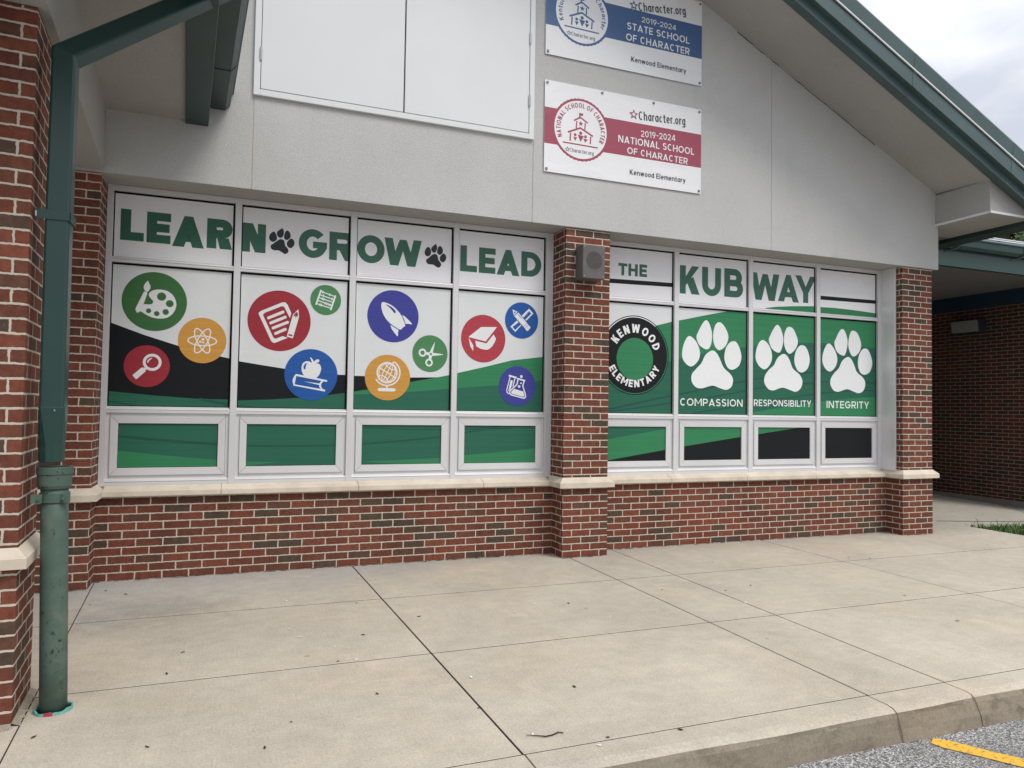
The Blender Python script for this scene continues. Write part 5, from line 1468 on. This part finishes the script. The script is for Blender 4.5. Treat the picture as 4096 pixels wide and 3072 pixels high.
pp = thing('drain_standpipe', 'worn green cast iron drain pipe rising from the slab beside the brick column', 'drain pipe', (0.215, -2.69, 0.0))
def ax(z): return (0.215-0.030*z/1.15, -2.69)
mb = MB()
mb.lathe([(*ax(z), z, 0.0575) for z in (-0.05, 0.3, 0.6, 0.9, 1.045)], 'green_pipe', 32)
mb.build('pipe', pp, smooth=True)
mb = MB()
mb.lathe([(*ax(1.1), 1.040, 0.056), (*ax(1.1), 1.046, 0.066), (*ax(1.1), 1.060, 0.0715), (*ax(1.1), 1.112, 0.0725), (*ax(1.1), 1.114, 0.0765), (*ax(1.1), 1.146, 0.0770), (*ax(1.1), 1.148, 0.0750), (*ax(1.1), 1.148, 0.064), (*ax(1.1), 1.07, 0.062)], 'green_pipe', 36)
mb.build('bell', pp, smooth=False, bevel=0.001)
mb = MB()
mb.lathe([(*ax(1.0), 0.982, 0.060), (*ax(1.0), 0.982, 0.0640), (*ax(1.0), 1.024, 0.0640), (*ax(1.0), 1.024, 0.060)], 'green_pipe', 36, False, False)
mb.box(0.105, 0.150, -2.757, -2.747, 0.982, 1.024, 'green_pipe')
mb.box(0.232, 0.262, -2.750, -2.742, 0.982, 1.024, 'green_pipe')
cl = mb.build('clamp', pp)
for x, y in ((0.137, -2.760), (0.236, -2.754), (0.112, -2.750)):
    mb = MB()
    i0 = len(mb.v); n = 6
    for yy in (0.006, -0.006):
        for k in range(n): mb.v.append((x+0.008*math.cos(k*math.pi/3), y+yy, 1.003+0.008*math.sin(k*math.pi/3)))
    for k in range(n): mb.f.append((i0+k, i0+(k+1) % n, i0+n+(k+1) % n, i0+n+k)); mb.mi.append(mb.mat('green_pipe'))
    mb.f.append(tuple(i0+n+k for k in range(n))); mb.mi.append(mb.mat('green_pipe'))
    mb.build('bolt', cl)
# teal sleeve in the slab
mb = MB()
n = 40; rg = random.Random(4)
hh = [0.013+0.004*math.sin(k*0.9)+0.005*rg.random() for k in range(n)]
c = Vector((0.214, -2.685))
for k in range(n):
    j = (k+1) % n
    a, b = 2*math.pi*k/n, 2*math.pi*j/n
    P = lambda r_, an, z: (c.x+r_*1.02*math.cos(an), c.y+r_*math.sin(an), z)
    mt = 'redspot' if 28 <= k <= 30 else 'teal'
    mb.face([P(0.080, a, 0.001), P(0.080, b, 0.001), P(0.079, b, hh[j]), P(0.079, a, hh[k])], mt)
    mb.face([P(0.079, a, hh[k]), P(0.079, b, hh[j]), P(0.072, b, hh[j]-0.002), P(0.072, a, hh[k]-0.002)], 'teal')
    mb.face([P(0.072, a, hh[k]-0.002), P(0.072, b, hh[j]-0.002), P(0.071, b, 0.0008), P(0.071, a, 0.0008)], 'teal')
    mb.face([P(0.0715, a, 0.0012), P(0.0715, b, 0.0012), P(0.03, b, 0.0012), P(0.03, a, 0.0012)], 'dark')
tag(mb.build('pipe_sleeve', fixn=False), 'broken teal plastic sleeve ringing the drain pipe at the slab', 'pipe sleeve')

# ------------------------------------------------------------------ RIGHT: covered walk, side building, lamp
can = thing('walkway_canopy', 'green canopy roof with gutter over the walk at the right', 'canopy', (11.5, 1.1, 3.7))
ZC = 3.735
mb = MB(); mb.box(9.10, 14.0, 1.13, 9.0, ZC, ZC+0.06, 'soffit_shaded'); mb.build('ceiling', can)
mb = MB()
mb.box(9.10, 17.0, 1.06, 1.12, ZC-0.015, 4.02, 'green')
mb.build('fascia', can, bevel=0.004)
mb = MB()
gp2 = [(1.055, 3.975), (0.985, 3.975), (0.940, 4.015), (0.930, 4.105), (0.912, 4.112), (0.912, 4.135), (1.055, 4.135)]
mb.sweep([(0, p[0], p[1]) for p in gp2], (9.10, 0, 0), (17.0, 0, 0), 'green')
g2 = mb.build('gutter', can, bevel=0.003)
for x in (9.62, 11.12, 12.60):
    mb = MB()
    mb.tube([(x, 0.90, 4.10), (x, 0.905, 4.03), (x-0.02, 0.95, 3.975), (x-0.10, 1.05, 3.945), (x-0.16, 1.06, 3.94)], 0.012, 'green_rake', 6)
    mb.build('gutter_strap', g2)
mb = MB()
mb.sweep([(0, 0.93, 4.115), (0, 0.93, 4.135), (0, 2.05, 4.60), (0, 9.0, 4.40), (0, 9.0, 4.0), (0, 1.1, 4.0)], (9.10, 0, 0), (17.0, 0, 0), 'navy')
mb.build('roof', can)
for yy, zz in ((1.25, 4.285), (1.45, 4.385)):
    mb = MB(); mb.tube([(9.3, yy, zz), (17.0, yy, zz)], 0.012, 'door', 6)
    for x in (11.3, 12.45, 13.6): mb.box(x-0.012, x+0.012, yy-0.01, yy+0.05, zz-0.09, zz, 'navy')
    mb.build('snow_rail', can)

sw = thing('side_building', 'shaded red brick wing with navy beam beyond the walk', 'building', (14.1, 4.0, -0.1))
mb = MB(); mb.box(14.0, 14.25, 1.15, 9.0, -0.042, 3.47, 'brick_shaded'); mb.build('brick_wall', sw)
mb = MB(); mb.box(13.985, 14.27, 1.14, 9.0, -0.35, -0.042, 'plinth'); mb.build('plinth', sw)
mb = MB(); mb.box(13.93, 14.25, 1.15, 9.0, 3.47, ZC-0.001, 'navy'); mb.build('beam', sw)
mb = MB(); mb.box(9.12, 14.0, 9.0, 9.2, -0.3, 3.8, 'brick_wall'); mb.build('end_wall', sw)

wl_ = thing('wall_light', 'boxy wall light with pale lens on the shaded brick wall', 'wall light', (13.98, 2.85, 3.03))
mb = MB()
mb.sweep([(13.995, 0, 3.00), (13.83, 0, 3.01), (13.79, 0, 3.24), (13.995, 0, 3.27)], (0, 2.58, 0), (0, 3.14, 0), 'bronze')
hs_ = mb.build('housing', wl_, bevel=0.004)
mb = MB()
mb.sweep([(13.832, 0, 3.022), (13.818, 0, 3.022), (13.782, 0, 3.232), (13.795, 0, 3.232)], (0, 2.60, 0), (0, 3.12, 0), 'lens')
mb.build('lens', wl_)

# ------------------------------------------------------------------ TREES beyond the canopy
def tree(label, base, hgt, rad, seed, nleaf=7000):
    rg = random.Random(seed)
    root = thing('broadleaf_tree', label, 'tree', base, group='trees beyond the canopy')
    bx, by, bz = base
    mb = MB()
    mb.tube([(bx, by, bz), (bx+0.1, by, bz+hgt*0.3), (bx-0.1, by+0.1, bz+hgt*0.6), (bx, by, bz+hgt*0.88)], [0.32, 0.24, 0.14, 0.04], 'bark', 10)
    cl = []
    for k in range(26):
        a = rg.uniform(0, 6.28); zz = rg.uniform(0.30, 0.98)
        rr = rad*math.sin(min(1, (1.08-zz)*1.5)*1.57)*rg.uniform(0.35, 0.95)
        c = Vector((bx+rr*math.cos(a), by+rr*math.sin(a), bz+hgt*zz)); cl.append((c, rg.uniform(0.7, 1.3)))
        mb.tube([(bx, by, bz+hgt*zz*0.65), tuple(Vector((bx, by, bz+hgt*zz*0.75)).lerp(c, 0.5)), tuple(c)], [0.08, 0.05, 0.02], 'bark', 6)
    mb.build('trunk', root)
    mb = MB()
    for k in range(nleaf):
        c, r_ = rg.choice(cl)
        v = Vector((rg.gauss(0, 1), rg.gauss(0, 1), rg.gauss(0, 0.8))).normalized()*r_*rg.random()**0.4
        p = c+v
        s = rg.uniform(0.07, 0.15)
        u = Vector((rg.gauss(0, 1), rg.gauss(0, 1), rg.gauss(0, 0.6))).normalized(); w = u.orthogonal().normalized()
        mb.face([tuple(p-u*s), tuple(p+w*s*0.55), tuple(p+u*s), tuple(p-w*s*0.55)], 'leaf')
    mb.build('crown', root, fixn=False)
tree('broad green tree seen over the canopy roof, its crown cut by the picture edge', (25.5, 9.6, -0.3), 9.6, 3.4, 21, 11000)
tree('leafy tree standing deeper behind the canopy roof', (29.5, 10.5, -0.3), 10.5, 3.6, 22, 9000)

# ------------------------------------------------------------------ LITTER on the slab
def leaf_at(x, y, s, a, m, name, label, cat, group, flat=0.004):
    mb = MB()
    ca, sa = math.cos(a), math.sin(a)
    prof = [(-1, 0), (-0.5, 0.32), (0.1, 0.42), (0.7, 0.25), (1, 0), (0.6, -0.28), (0.0, -0.40), (-0.6, -0.25)]
    zz = [0, 0.3, 0.55, 0.3, 0.9, 0.3, 0.1, 0.4]
    top = [(x+s*(px*ca-py*sa), y+s*(px*sa+py*ca), 0.0035+flat*z_) for (px, py), z_ in zip(prof, zz)]
    cpt = (x, y, 0.003)
    for k in range(8): mb.face([top[k], top[(k+1) % 8], cpt], m)
    tag(mb.build(name, fixn=False), label, cat, group)
M['deadleaf'] = simple('dead_leaf', (0.035, 0.026, 0.022), 0.8, 0.2, 0.3, 60)
M['petal'] = simple('white_petal', (0.75, 0.73, 0.68), 0.7, 0.2)
rg = random.Random(2)
for x, y in LEAVES: leaf_at(x, y, rg.uniform(0.008, 0.019), rg.uniform(0, 6), 'deadleaf', 'leaf', 'small dark dried leaf scrap lying on the pale concrete', 'leaf', 'dark leaf scraps scattered over the slab')
for x, y in PETALS: leaf_at(x, y, rg.uniform(0.010, 0.017), rg.uniform(0, 6), 'petal', 'petal', 'small white blossom petal lying on the pale concrete', 'petal', 'white petals scattered over the slab', 0.003)
mb = MB()
mb.tube([(tx, ty, 0.006) for tx, ty in TWIG], [0.0012, 0.0022, 0.003, 0.003, 0.003, 0.0026], 'deadleaf', 6)
tag(mb.build('twig', smooth=True), 'thin curled dark twig lying near the kerb edge', 'twig')
for o in list(bpy.data.objects):
    for k in ('_base', '_local'):
        if k in o: del o[k]
